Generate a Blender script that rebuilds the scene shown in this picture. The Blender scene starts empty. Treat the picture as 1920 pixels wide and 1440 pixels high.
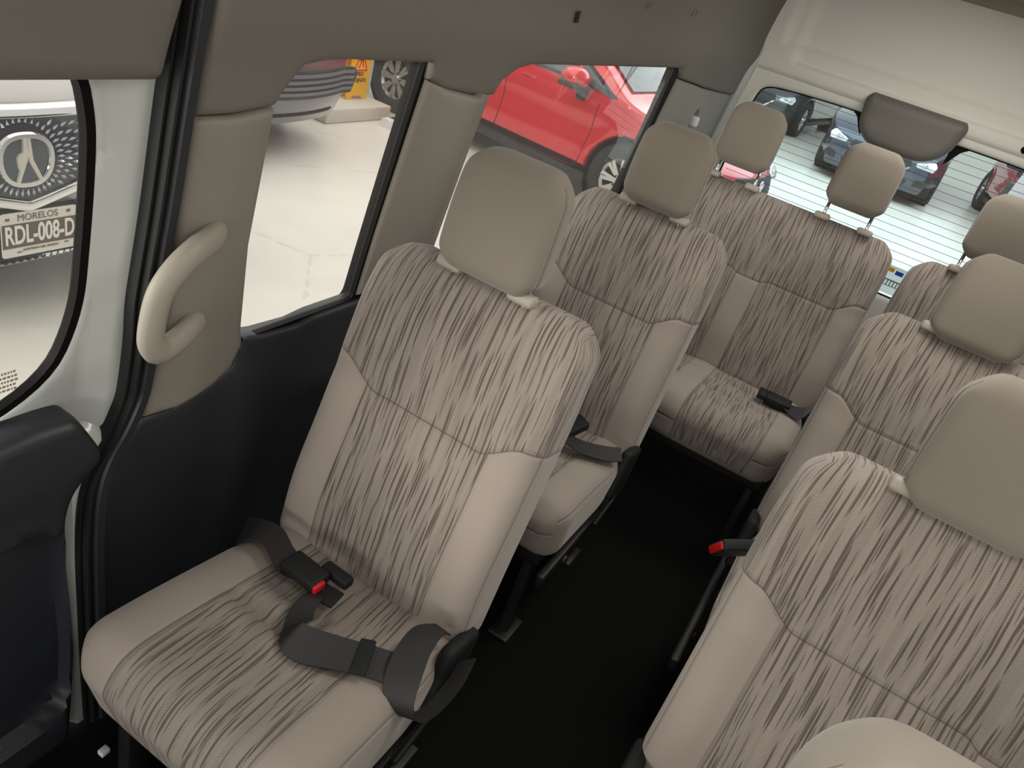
import bpy, bmesh, math, random
import numpy as np
from mathutils import Vector, Matrix
from mathutils.geometry import delaunay_2d_cdt
C = bpy.context.scene.collection
S = bpy.context.scene
# ------------------------------------------------------------ camera
cam_d = bpy.data.cameras.new('camera'); cam = bpy.data.objects.new('camera', cam_d); C.objects.link(cam)
R = ((0.83398039, 0.45245739, -0.3158465), (0.48428254, -0.32582428, 0.81197842), (0.26447518, -0.83013303, -0.49084828))
cam.matrix_world = Matrix([[R[i][0], -R[i][1], -R[i][2], (0, 0, 1.53)[i]] for i in range(3)] + [[0, 0, 0, 1]])
cam_d.sensor_width = 36; cam_d.lens = 1443.98 / 1920 * 36; cam_d.clip_start = .02; cam_d.clip_end = 200
S.camera = cam
# ------------------------------------------------------------ light of the showroom garage, added fill lamps, exposure
w = bpy.data.worlds.new('showroom_daylight'); S.world = w; w.use_nodes = True
w.node_tree.nodes['Background'].inputs[0].default_value = (1.0, .975, .93, 1)
w.node_tree.nodes['Background'].inputs[1].default_value = .82
S.view_settings.view_transform = 'Standard'; S.view_settings.look = 'None'
S.view_settings.exposure = 0.0; S.view_settings.gamma = 1
S.view_settings.use_curve_mapping = False

def lamp(name, loc, size, power, col, rot=(0, 0, 0)):
    d = bpy.data.lights.new(name, 'AREA'); d.shape = 'RECTANGLE'; d.size, d.size_y = size
    d.energy = power; d.color = col
    o = bpy.data.objects.new(name, d); C.objects.link(o); o.location = loc; o.rotation_euler = rot
    return o
lamp('unseen_garage_light', (-4.2, 4.6, 2.7), (3.2, 6.5), 110, (1, .97, .9))
lamp('unseen_garage_light', (-.3, 10.5, 2.9), (6, 6), 330, (.93, .98, 1))
lamp('unseen_garage_light', (.6, -7.0, 1.75), (3.2, 1.6), 150, (1, .95, .88), (math.radians(89), 0, 0))  # added fill beyond the windscreen, brightens seat fronts and hatch
def aim(loc, to): return (Vector(to) - Vector(loc)).to_track_quat('-Z', 'Y').to_euler()
lamp('unseen_garage_light', (-3.4, -3.3, 1.8), (2.2, 1.2), 215, (1, .95, .88), aim((-3.4, -3.3, 1.8), (-.3, 1.2, .8)))  # added unseen lamp, aimed in past the left door at the seats
lamp('cabin_fill_light', (.12, 1.45, 1.765), (.3, .6), 7.0, (1, .95, .87))  # unseen fill added under the roof to lift the second row
lamp('cabin_fill_light', (.20, .25, 1.74), (.5, .35), 5.0, (1, .95, .87))  # fill added above the front of the cabin, out of view
lamp('cabin_fill_light', (.10, 2.75, 1.765), (.4, .5), 6.5, (1, .96, .88))  # fill added over the rear bench for its cushion and the hatch

# ------------------------------------------------------------ helpers
def tag(o, label=None, cat=None, group=None, kind=None):
    if label: o['label'] = label
    if cat: o['category'] = cat
    if group: o['group'] = group
    if kind: o['kind'] = kind
    return o

def mesh_obj(name, verts, faces, mat=None, parent=None, uvs=None, smooth=True):
    me = bpy.data.meshes.new(name)
    me.from_pydata([tuple(map(float, v)) for v in verts], [], [list(map(int, f)) for f in faces])
    if uvs is not None:
        l = me.uv_layers.new(name='UVMap')
        flat = [c for f in uvs for p in f for c in p]
        l.data.foreach_set('uv', flat)
    if mat: me.materials.append(mat)
    if smooth: me.polygons.foreach_set('use_smooth', [True] * len(me.polygons))
    me.update()
    o = bpy.data.objects.new(name, me); C.objects.link(o)
    if parent: o.parent = parent
    return o

def bm_obj(name, bm, mat=None, parent=None, smooth=True):
    me = bpy.data.meshes.new(name); bmesh.ops.recalc_face_normals(bm, faces=bm.faces); bm.to_mesh(me); bm.free()
    if mat: me.materials.append(mat)
    if smooth:
        me.polygons.foreach_set('use_smooth', [True] * len(me.polygons))
    o = bpy.data.objects.new(name, me); C.objects.link(o)
    if parent: o.parent = parent
    return o

def autosmooth(o, ang=35):
    bm = bmesh.new(); bm.from_mesh(o.data)
    for e in bm.edges:
        if len(e.link_faces) == 2 and e.calc_face_angle(0) > math.radians(ang): e.smooth = False
    bm.to_mesh(o.data); bm.free(); return o

def empty(name, loc=(0, 0, 0), rot=(0, 0, 0), parent=None):
    o = bpy.data.objects.new(name, None); o.empty_display_size = .05; C.objects.link(o)
    o.location = loc; o.rotation_euler = rot
    if parent: o.parent = parent
    return o

def copy_tree(o, parent=None):
    c = o.copy(); C.objects.link(c)
    if parent: c.parent = parent
    for ch in list(o.children): copy_tree(ch, c)
    return c

def box_bm(lo, hi, bev=0, seg=2, bm=None, M=None):
    b = bmesh.new()
    bmesh.ops.create_cube(b, size=1)
    for v in b.verts: v.co = Vector([lo[i] + (v.co[i] + .5) * (hi[i] - lo[i]) for i in range(3)])
    if bev: bmesh.ops.bevel(b, geom=list(b.edges), offset=bev, segments=seg, affect='EDGES', profile=.5)
    if M is not None: b.transform(M)
    if bm is None: return b
    me = bpy.data.meshes.new('t'); b.to_mesh(me); b.free(); bm.from_mesh(me); bpy.data.meshes.remove(me)
    return bm

def box(name, lo, hi, mat, parent=None, bev=0, seg=3, M=None):
    return autosmooth(bm_obj(name, box_bm(lo, hi, bev, seg, M=M), mat, parent), 40)

def catmull(pts, n=8, closed=False):
    P = [Vector(p) for p in pts]; out = []
    N = len(P); rng = range(N if closed else N - 1)
    for i in rng:
        if closed: a, b, c, d = P[i - 1], P[i], P[(i + 1) % N], P[(i + 2) % N]
        else: a, b, c, d = P[max(i - 1, 0)], P[i], P[i + 1], P[min(i + 2, N - 1)]
        for k in range(n):
            t = k / n
            out.append(.5 * ((2 * b) + (c - a) * t + (2 * a - 5 * b + 4 * c - d) * t * t + (3 * b - a - 3 * c + d) * t ** 3))
    if not closed: out.append(P[-1])
    return out

def sweep(name, path, prof, mat, parent=None, closed=False, up=Vector((1, 0, 0)), scale=None, cap=True, smooth=35):
    """sweep closed 2D profile (list of (a,b)) along path; a = along side, b = along up"""
    n = len(path); m = len(prof); V = []; F = []
    for i, p in enumerate(path):
        if closed: t = (path[(i + 1) % n] - path[i - 1])
        else: t = (path[min(i + 1, n - 1)] - path[max(i - 1, 0)])
        t.normalize(); u = (up - t * up.dot(t)).normalized(); s = t.cross(u)
        k = scale[i] if scale else 1
        for a, b in prof: V.append(p + s * a * k + u * b * k)
    for i in range(n if closed else n - 1):
        j = (i + 1) % n
        for q in range(m):
            r = (q + 1) % m
            F.append((i * m + q, i * m + r, j * m + r, j * m + q))
    if not closed and cap:
        F.append(tuple(range(m))[::-1]); F.append(tuple(range((n - 1) * m, n * m)))
    o = mesh_obj(name, V, F, mat, parent)
    return autosmooth(o, smooth) if smooth else o

def circ(r, n=10, ry=None): return [(r * math.cos(2 * math.pi * i / n), (ry or r) * math.sin(2 * math.pi * i / n)) for i in range(n)]

def tube(name, pts, r, mat, parent=None, n=10, up=Vector((1, 0, 0.01))): return sweep(name, [Vector(p) for p in pts], circ(r, n), mat, parent, up=up, smooth=60)

def lathe(prof, n=32, axis='Y'):
    """profile [(r, h)] spun about axis -> (verts, faces)"""
    V = []; F = []; m = len(prof)
    for i in range(n):
        a = 2 * math.pi * i / n
        for r, h in prof:
            V.append((r * math.cos(a), h, r * math.sin(a)) if axis == 'Y' else (r * math.cos(a), r * math.sin(a), h))
    for i in range(n):
        j = (i + 1) % n
        for q in range(m - 1): F.append((i * m + q, i * m + q + 1, j * m + q + 1, j * m + q))
    return V, F

def resample(loop, d):
    out = []
    N = len(loop)
    for i in range(N):
        a = np.array(loop[i], float); b = np.array(loop[(i + 1) % N], float); k = max(1, int(round(np.linalg.norm(b - a) / d)))
        for q in range(k): out.append(tuple(a + (b - a) * q / k))
    return out

def smooth_loop(pts, n=6):
    return [(p.x, p.y) for p in catmull([(a, b, 0) for a, b in pts], n, True)]

def rounded(loop, r, n=6):
    """round the corners of a polygon; r is a number or a list"""
    out = []; N = len(loop)
    for i in range(N):
        p = Vector(loop[i]); a = Vector(loop[i - 1]); b = Vector(loop[(i + 1) % N]); rr = r[i] if isinstance(r, (list, tuple)) else r
        if rr <= 0: out.append(tuple(p)); continue
        da = (a - p); db = (b - p); ra = min(rr, da.length * .49); rb = min(rr, db.length * .49)
        A = p + da.normalized() * ra; B = p + db.normalized() * rb
        for k in range(n + 1):
            t = k / n; q = A * (1 - t) ** 2 + p * 2 * t * (1 - t) + B * t * t; out.append(tuple(q))
    return out

def inside(px, py, loop):
    L = np.array(loop); x, y = L[:, 0], L[:, 1]; x2, y2 = np.roll(x, -1), np.roll(y, -1)
    c = ((y[None] > py[:, None]) != (y2[None] > py[:, None]))
    with np.errstate(divide='ignore', invalid='ignore'):
        xi = (x2 - x)[None] * (py[:, None] - y[None]) / (y2 - y)[None] + x[None]
    return ((c & (px[:, None] < xi)).sum(1) % 2) == 1

def dist_loops(P, loops):
    D = np.full(len(P), 1e9)
    for L in loops:
        A = np.array(L); B = np.roll(A, -1, 0); d = B - A; dd = (d ** 2).sum(1) + 1e-12
        for s in range(0, len(P), 4000):
            Q = P[s:s + 4000, None, :] - A[None]
            t = np.clip((Q * d[None]).sum(2) / dd, 0, 1)
            D[s:s + 4000] = np.minimum(D[s:s + 4000], np.sqrt(((Q - t[..., None] * d[None]) ** 2).sum(2)).min(1))
    return D

def panel(name, outer, holes, mapf, mat, parent=None, curl=.012, depth=.012, lip=.02, grid=.04, step=.015, curl_loops=None, smooth=45):
    """a skin over a 2D outline with holes; mapf(s, t, d) -> xyz, d is how far the surface is pushed back at its rolled edges"""
    loops = [resample(outer, step)] + [resample(h, step) for h in holes]
    cl = loops if curl_loops is None else [loops[i] for i in curl_loops]
    V = []; E = []
    for L in loops:
        b = len(V); V += L; E += [(b + i, b + (i + 1) % len(L)) for i in range(len(L))]
    base = np.array(V); extra = []
    if curl > 0 and cl:
        for L in cl:
            A = np.array(L); t = np.roll(A, -1, 0) - np.roll(A, 1, 0); t /= np.linalg.norm(t, axis=1)[:, None] + 1e-12
            nrm = np.stack([-t[:, 1], t[:, 0]], 1)
            for f in (.18, .5, 1.0):
                for sg in (1, -1): extra.append(A + sg * nrm * curl * f)
    g = np.array(loops[0]); xs = np.arange(g[:, 0].min(), g[:, 0].max(), grid); ys = np.arange(g[:, 1].min(), g[:, 1].max(), grid)
    gx, gy = np.meshgrid(xs, ys); G = np.stack([gx.ravel(), gy.ravel()], 1)
    G = G[dist_loops(G, loops) > max(curl * 1.3, grid * .4)]
    X = np.concatenate(extra + [G]) if extra else G
    if len(X):
        ok = inside(X[:, 0], X[:, 1], loops[0])
        for L in loops[1:]: ok &= ~inside(X[:, 0], X[:, 1], L)
        X = X[ok]; 
        if extra: X = X[dist_loops(X, loops) > curl * .15]
    allv = np.concatenate([base, X]) if len(X) else base
    r = delaunay_2d_cdt([Vector(p) for p in allv], E, [], 0, 1e-6)
    v2 = np.array([tuple(p) for p in r[0]]); faces = [f for f in r[2]]
    cen = np.array([v2[f].mean(0) for f in map(list, faces)])
    ok = inside(cen[:, 0], cen[:, 1], loops[0])
    for L in loops[1:]: ok &= ~inside(cen[:, 0], cen[:, 1], L)
    faces = [list(f) for f, o in zip(faces, ok) if o]
    D = dist_loops(v2, cl) if cl and curl > 0 else np.full(len(v2), 1.)
    def dz(d):
        if curl <= 0: return 0
        q = max(0, 1 - d / curl); return depth * (1 - math.sqrt(max(0, 1 - q * q)))
    V3 = [mapf(p[0], p[1], dz(d)) for p, d in zip(v2, D)]
    if lip > 0:
        cnt = {}
        for f in faces:
            for i in range(len(f)):
                a, b = f[i], f[(i + 1) % len(f)]; cnt.setdefault((min(a, b), max(a, b)), []).append((a, b))
        new = {}
        for k, l in cnt.items():
            if len(l) == 1:
                a, b = l[0]
                for q in (a, b):
                    if q not in new: new[q] = len(V3); V3.append(mapf(v2[q][0], v2[q][1], (depth if curl > 0 else 0) + lip))
                faces.append([b, a, new[a], new[b]])
    bm = bmesh.new(); vs = [bm.verts.new(v) for v in V3]
    for f in faces:
        try: bm.faces.new([vs[i] for i in f])
        except ValueError: pass
    loose = [v for v in bm.verts if not v.link_faces]; bmesh.ops.delete(bm, geom=loose, context='VERTS')
    bmesh.ops.recalc_face_normals(bm, faces=bm.faces)
    return autosmooth(bm_obj(name, bm, mat, parent), smooth)

# ------------------------------------------------------------ shader helpers
class X:
    """tiny expression wrapper around shader math nodes"""
    nt = None
    def __init__(s, v): s.v = v
    @staticmethod
    def m(op, *a, clamp=False):
        n = X.nt.nodes.new('ShaderNodeMath'); n.operation = op; n.use_clamp = clamp
        for i, q in enumerate(a):
            q = q.v if isinstance(q, X) else q
            if isinstance(q, (int, float)): n.inputs[i].default_value = q
            else: X.nt.links.new(q, n.inputs[i])
        return X(n.outputs[0])
    def __add__(s, o): return X.m('ADD', s, o)
    def __radd__(s, o): return X.m('ADD', o, s)
    def __sub__(s, o): return X.m('SUBTRACT', s, o)
    def __rsub__(s, o): return X.m('SUBTRACT', o, s)
    def __mul__(s, o): return X.m('MULTIPLY', s, o)
    def __rmul__(s, o): return X.m('MULTIPLY', o, s)
    def __gt__(s, o): return X.m('GREATER_THAN', s, o)
    def __lt__(s, o): return X.m('LESS_THAN', s, o)
    def abs(s): return X.m('ABSOLUTE', s)
    def max(s, o): return X.m('MAXIMUM', s, o)
    def min(s, o): return X.m('MINIMUM', s, o)
def sstep(x, a, b):
    n = X.nt.nodes.new('ShaderNodeMapRange'); n.interpolation_type = 'SMOOTHSTEP'; n.clamp = True
    X.nt.links.new(x.v, n.inputs[0]); n.inputs[1].default_value = a; n.inputs[2].default_value = b; n.inputs[3].default_value = 0; n.inputs[4].default_value = 1
    return X(n.outputs[0])
def vec(x, y, z=0.0):
    n = X.nt.nodes.new('ShaderNodeCombineXYZ')
    for i, q in enumerate((x, y, z)):
        if isinstance(q, X): X.nt.links.new(q.v, n.inputs[i])
        else: n.inputs[i].default_value = q
    return n.outputs[0]
def noise(v, scale, detail=2, rough=.5):
    n = X.nt.nodes.new('ShaderNodeTexNoise'); n.inputs['Scale'].default_value = scale; n.inputs['Detail'].default_value = detail; n.inputs['Roughness'].default_value = rough
    if v is not None: X.nt.links.new(v, n.inputs['Vector'])
    return X(n.outputs[0])
def voro(v, scale=1, rnd=1, feat='F1', dims='2D'):
    n = X.nt.nodes.new('ShaderNodeTexVoronoi'); n.voronoi_dimensions = dims; n.feature = feat
    n.inputs['Scale'].default_value = scale; n.inputs['Randomness'].default_value = rnd
    X.nt.links.new(v, n.inputs['Vector']); return n
def mixc(f, a, b):
    n = X.nt.nodes.new('ShaderNodeMix'); n.data_type = 'RGBA'
    if isinstance(f, X): X.nt.links.new(f.v, n.inputs[0])
    else: n.inputs[0].default_value = f
    for q, i in ((a, 6), (b, 7)):
        if isinstance(q, (tuple, list)): n.inputs[i].default_value = (*q[:3], 1)
        else: X.nt.links.new(q, n.inputs[i])
    return n.outputs[2]
def coords(kind='Object'):
    n = X.nt.nodes.new('ShaderNodeTexCoord'); return n.outputs[kind]
def new_mat(name):
    m = bpy.data.materials.new(name); m.use_nodes = True; X.nt = m.node_tree
    return m, m.node_tree.nodes['Principled BSDF']
def setb(b, **k):
    for n, v in k.items():
        n = n.replace('_', ' ')
        i = b.inputs[n]
        if hasattr(v, 'is_output') or isinstance(v, bpy.types.NodeSocket): X.nt.links.new(v, i)
        elif isinstance(v, X): X.nt.links.new(v.v, i)
        elif isinstance(v, tuple) and len(v) == 3: i.default_value = (*v, 1)
        else: i.default_value = v
def bump(b, h, strength=.3, dist=.002):
    n = X.nt.nodes.new('ShaderNodeBump'); n.inputs['Strength'].default_value = strength; n.inputs['Distance'].default_value = dist
    X.nt.links.new(h.v, n.inputs['Height']); X.nt.links.new(n.outputs[0], b.inputs['Normal'])

def plain(name, col, rough=.6, metal=0., spec=.5, coat=0., grain=None, var=0.):
    """col linear RGB; grain=(scale, strength, distance) for moulded grain"""
    m, b = new_mat(name)
    setb(b, Base_Color=col, Roughness=rough, Metallic=metal)
    b.inputs['Specular IOR Level'].default_value = spec; b.inputs['Coat Weight'].default_value = coat
    o = coords()
    if var:
        n = noise(o, 6, 4); setb(b, Base_Color=mixc(sstep(n, .3, .7), tuple(c * (1 - var) for c in col), tuple(min(1, c * (1 + var)) for c in col)))
    if grain:
        bump(b, noise(o, grain[0], 2), grain[1], grain[2])
    return m

PLAIN = (.345, .298, .262); PATT = (.295, .256, .225); DARKS = (.115, .093, .078)
def fabric(name, w, single=True, ui=None, vband=None, zmax=9, seam=True, cushion=False, plainc=PLAIN):
    m, b = new_mat(name)
    uv = X.nt.nodes.new('ShaderNodeUVMap'); uv.uv_map = 'UVMap'
    sp = X.nt.nodes.new('ShaderNodeSeparateXYZ'); X.nt.links.new(uv.outputs[0], sp.inputs[0])
    u, v = X(sp.outputs[0]), X(sp.outputs[1]); au = u.abs()
    h2 = w / 2
    ins = (au < (h2 - .095 if ui is None else ui))
    dins = (au - (h2 - .095 if ui is None else ui)).abs()
    if not single:
        ins = ins * (au > .045); dins = dins.min((au - .045).abs())
    back = au > 5
    if vband is not None:
        line = vband + .045 * sstep(au, h2 - .115, h2 - .03)
        if not single: line = line - .012 * sstep(0.06 - au, -.01, .02)
        band = v > line
        pat = ins.max(band)
        dseam = (v - line).abs().min(dins + band * 9)
    else:
        pat = ins; dseam = dins
    dg = (au - (h2 + .016)).abs()
    if vband is not None: dseam = dseam.min(dg + (v > zmax) * 9)
    else: dseam = dseam.min(dg)
    if cushion:
        pat = pat * (v > -.125)
        dseam = dseam.min((v + .06).abs() + ins * 9)
    pat = pat * (1 - back)
    sm = 1 - sstep(dseam, .0007, .0024)
    sm = sm * (1 - back)
    uvv = vec(u, v)
    warp = noise(vec(u * 1.0, v * 1.0), 7, 2)
    su = u + .03 * v + .006 * warp
    vo = voro(vec(su * 118, v * 4.2)); d1 = X(vo.outputs['Distance'])
    vo2 = voro(vec(su * 160 + 31.7, v * 5 + 3.5 * u)); d2 = X(vo2.outputs['Distance'])
    st = (1 - sstep(d1, .17, .25)).max(.75 * (1 - sstep(d2, .15, .22)))
    cols = sstep(noise(vec(su * 95, v * 1.4), 1.0, 1), .46, .56)
    dash = X.m('SINE', v * (2 * math.pi / .0042) + 2.2 * X.m('SINE', su * 900.0))
    dash = sstep(dash, -.2, .6) * cols
    stp = st * pat
    micro = noise(uvv, 900, 2)
    wear = noise(uvv, 5, 3)
    pbase = mixc(dash * .5, PATT, tuple(c * .62 for c in PATT))
    pcol = mixc(sstep(micro, .3, .7) * .5, plainc, tuple(c * .86 for c in plainc))
    pcol = mixc(sstep(wear, .5, .75) * .12, pcol, tuple(c * .7 for c in plainc))
    col = mixc(pat, pcol, pbase)
    col = mixc(stp, col, DARKS)
    col = mixc(sm * .62, col, (.07, .055, .045))
    setb(b, Base_Color=col, Roughness=.95)
    b.inputs['Specular IOR Level'].default_value = .15
    b.inputs['Sheen Weight'].default_value = .25; b.inputs['Sheen Roughness'].default_value = .5
    h = (1 - sstep(dseam, 0, .009)) * -1.0 * (1 - back) - .22 * stp - .12 * dash * pat + .10 * micro
    bump(b, h, .7, .004)
    return m

M = {}
M['hr'] = fabric('headrest_cloth', .205, ui=-1, plainc=(.225, .198, .163))
M['guide'] = plain('guide_plastic', (.36, .32, .27), .5)
M['chrome'] = plain('chrome', (.8, .8, .8), .12, 1)
M['blackp'] = plain('black_plastic', (.010, .011, .012), .6, spec=.3)
M['blackm'] = plain('black_metal', (.02, .02, .02), .4, .3)
M['webbing'] = plain('belt_webbing', (.016, .0155, .017), .6, grain=(700, .3, .001))
M['red'] = plain('red_button', (.55, .01, .012), .4)
M['header'] = plain('header_trim_cloth', (.180, .166, .143), .85, grain=(420, .55, .0015))
M['pillar'] = plain('beige_trim', (.255, .238, .205), .6, grain=(900, .12, .0005))
M['darktrim'] = plain('dark_trim', (.022, .0245, .030), .42, grain=(330, .35, .001))
M['rubber'] = plain('rubber', (.010, .011, .012), .5)
M['gasket'] = plain('gasket', (.003, .003, .003), .6, spec=.15)
M['floor'] = plain('black_vinyl', (.004, .0044, .0044), .85, spec=.1, grain=(200, .2, .001))
M['white'] = plain('white_paint', (.53, .56, .54), .28, coat=.4)
M['hatch'] = plain('hatch_trim', (.76, .75, .69), .85, spec=.2)
M['roof'] = plain('headliner', (.34, .31, .25), .9)
M['handle'] = plain('handle_plastic', (.37, .34, .29), .5, grain=(500, .25, .0008))
M['bin'] = plain('padded_trim', (.152, .145, .127), .6)
M['label'] = plain('white_label', (.8, .8, .8), .5)

def glass(name, tint, haze=.0, rough=.02):
    m, b = new_mat(name); nt = m.node_tree; out = nt.nodes['Material Output']
    t = nt.nodes.new('ShaderNodeBsdfTransparent'); t.inputs[0].default_value = (*tint, 1)
    g = nt.nodes.new('ShaderNodeBsdfGlossy'); g.inputs['Roughness'].default_value = rough
    d = nt.nodes.new('ShaderNodeBsdfDiffuse'); d.inputs[0].default_value = (.8, .8, .8, 1)
    X.nt = nt; lw = nt.nodes.new('ShaderNodeLayerWeight'); lw.inputs[0].default_value = .5
    fac = X(lw.outputs['Facing']); fac = .035 + .6 * X.m('POWER', fac, 5.0)
    mx = nt.nodes.new('ShaderNodeMixShader'); my = nt.nodes.new('ShaderNodeMixShader')
    nt.links.new(fac.v, mx.inputs[0]); nt.links.new(t.outputs[0], mx.inputs[1]); nt.links.new(g.outputs[0], mx.inputs[2])
    my.inputs[0].default_value = haze; nt.links.new(mx.outputs[0], my.inputs[1]); nt.links.new(d.outputs[0], my.inputs[2])
    nt.links.new(my.outputs[0], out.inputs[0]); return m
M['glass'] = glass('side_glass', (.92, .93, .92), .10)
M['rglass'] = glass('rear_glass', (.72, .87, .91), .06)

# ------------------------------------------------------------ padded blocks (seat cushions, backs, headrests)
def pad(name, w, H, T, r, mat, parent=None, Rc=.0, Rcb=.0, shape=None, mapf=None, step=.011, taper=0.):
    """a: sideways, b: up the main face, c: away from the main face"""
    def lin(a, b, rr):
        n = max(2, int(round((b - a - 2 * rr) / step))); mid = [a + rr + (b - a - 2 * rr) * i / n for i in range(n + 1)]
        q = [rr * (1 - math.cos(k * math.pi / 12)) for k in range(6)]
        return [a + x for x in q] + mid + [b - x for x in q[::-1]]
    As, Bs, Cs = lin(-w / 2, w / 2, r), lin(0, H, r), lin(0, T, r)
    V = []; idx = {}; F = []; UV = []
    def rnd(p):
        q = [min(max(p[i], lo + r), hi - r) for i, (lo, hi) in enumerate(((-w / 2, w / 2), (0, H), (0, T)))]
        d = [p[i] - q[i] for i in range(3)]; l = math.sqrt(sum(x * x for x in d))
        n = sum(1 for x in d if abs(x) > 1e-9)
        if n <= 1 or l < 1e-12: return p
        # cube -> sphere style mapping keeps rows even
        mx = max(abs(x) for x in d)
        return [q[i] + d[i] / l * mx for i in range(3)]
    def fin(p):
        a, b, c = rnd(p)
        for RR, up in ((Rc, 1), (Rcb, 0)):
            if RR > 0:
                bb = (b - (H - RR)) if up else (RR - b)
                aa = abs(a) - (w / 2 - RR)
                if aa > 0 and bb > 0:
                    x, y = aa / RR, bb / RR
                    x2, y2 = x * math.sqrt(max(0, 1 - y * y / 2)), y * math.sqrt(max(0, 1 - x * x / 2))
                    a = math.copysign(w / 2 - RR + x2 * RR, a); b = (H - RR + y2 * RR) if up else (RR - y2 * RR)
        a *= 1 - taper * b / H
        if shape: a, b, c = shape(a, b, c)
        return mapf(a, b, c) if mapf else (a, c, b)
    def vid(p):
        k = tuple(round(x, 6) for x in p)
        if k not in idx: idx[k] = len(V); V.append(fin(list(p)))
        return idx[k]
    def face(P, uvf):
        F.append([vid(p) for p in P]); UV.append([uvf(*p) for p in P])
    def grid(L1, L2, mk, uvf, flip):
        for i in range(len(L1) - 1):
            for j in range(len(L2) - 1):
                q = [mk(L1[i], L2[j]), mk(L1[i + 1], L2[j]), mk(L1[i + 1], L2[j + 1]), mk(L1[i], L2[j + 1])]
                face(q[::-1] if flip else q, uvf)
    grid(As, Bs, lambda a, b: (a, b, 0), lambda a, b, c: (a, b), False)
    grid(As, Bs, lambda a, b: (a, b, T), lambda a, b, c: (a + 10, b), True)
    grid(Cs, Bs, lambda c, b: (w / 2, b, c), lambda a, b, c: (w / 2 + c, b), False)
    grid(Cs, Bs, lambda c, b: (-w / 2, b, c), lambda a, b, c: (-w / 2 - c, b), True)
    grid(As, Cs, lambda a, c: (a, H, c), lambda a, b, c: (a, H + c), False)
    grid(As, Cs, lambda a, c: (a, 0, c), lambda a, b, c: (a, -c), True)
    return mesh_obj(name, V, F, mat, parent, UV)

# ------------------------------------------------------------ seats
def sm01(x): x = min(1, max(0, x)); return x * x * (3 - 2 * x)
def back_shape(w, H, T, single):
    def f(a, b, c):
        h2 = w / 2; wt = max(0, 1 - c / T)
        # bolsters, and the cloth panels sunk a little between them
        e = math.exp(-((abs(a) - (h2 - .05)) / .038) ** 2) * .012
        if not single: e += math.exp(-(a / .05) ** 2) * .008
        e *= sm01((b - .05) / .12) * (1 - sm01((b - (H - .26)) / .12))
        l = .014 * math.exp(-((b - .17) / .12) ** 2) - .004 * math.exp(-((b - .40) / .03) ** 2)
        t = max(0, (b - (H - .17)) / .17)
        c2 = c - wt * (e + l) + wt * .040 * t ** 2.2
        c2 -= (1 - wt) * .012 * t
        a2 = a * (1 - .035 * t * t) 
        if b < .05: c2 += .02 * (1 - b / .05) * wt
        return a2, b, c2
    return f
def cushion_shape(w, H, T, single):
    def f(a, b, c):
        h2 = w / 2; wt = max(0, 1 - c / T)
        e = math.exp(-((abs(a) - (h2 - .06)) / .045) ** 2) * .010
        if not single: e += math.exp(-(a / .05) ** 2) * .006
        inn = sm01((h2 - .085 - abs(a)) / .03)
        for bc in ((.25,) if single else (.22, .36)):
            e -= inn * (.010 * math.exp(-((b - bc) / .012) ** 2) - .004 * math.exp(-((b - bc - .035) / .02) ** 2) - .004 * math.exp(-((b - bc + .035) / .02) ** 2))
        # front edge higher than the rear, rounded nose
        e += .018 * sm01((b) / .08) * (1 - sm01((b - .1) / .35)) - .016 * (1 - sm01(b / .05)) 
        c2 = c - wt * e
        a2 = a * (1 - .05 * sm01((b - .32) / .15)) * (1 - .05 * (1 - wt))
        b2 = b + (1 - wt) * .05 * (1 - sm01(b / .15))
        return a2, b2, c2
    return f
def hr_shape(w, H, T):
    def f(a, b, c):
        x = a / (w / 2); z = (b - H / 2) / (H / 2); wt = 1 - c / T
        bul = .012 * (1 - x * x * .8) * (1 - z * z * .7)
        return a * (1 + .04 * (1 - z * z)) * (1 - .13 * (1 - wt)), b, c - wt * bul + (1 - wt) * bul * .9 + wt * .008 * max(0, z) ** 2
    return f
MB, MC = {}, {}
def seat_mats(w, single):
    k = (round(w, 3), single)
    if k not in MB:
        MB[k] = fabric('backrest_cloth', w, single, vband=.392, zmax=.60, ui=(w / 2 - .092))
        MC[k] = fabric('cushion_cloth', w, single, cushion=True, ui=(w / 2 - .095))
    return MB[k], MC[k]

def guide(parent, x, y, z, rot):
    bm = box_bm((-.026, -.015, -.012), (.026, .015, .010), .008, 4)
    o = bm_obj('headrest_guide', bm, M['guide'], parent); o.location = (x, y, z); o.rotation_euler = (rot, 0, 0); return o

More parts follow.
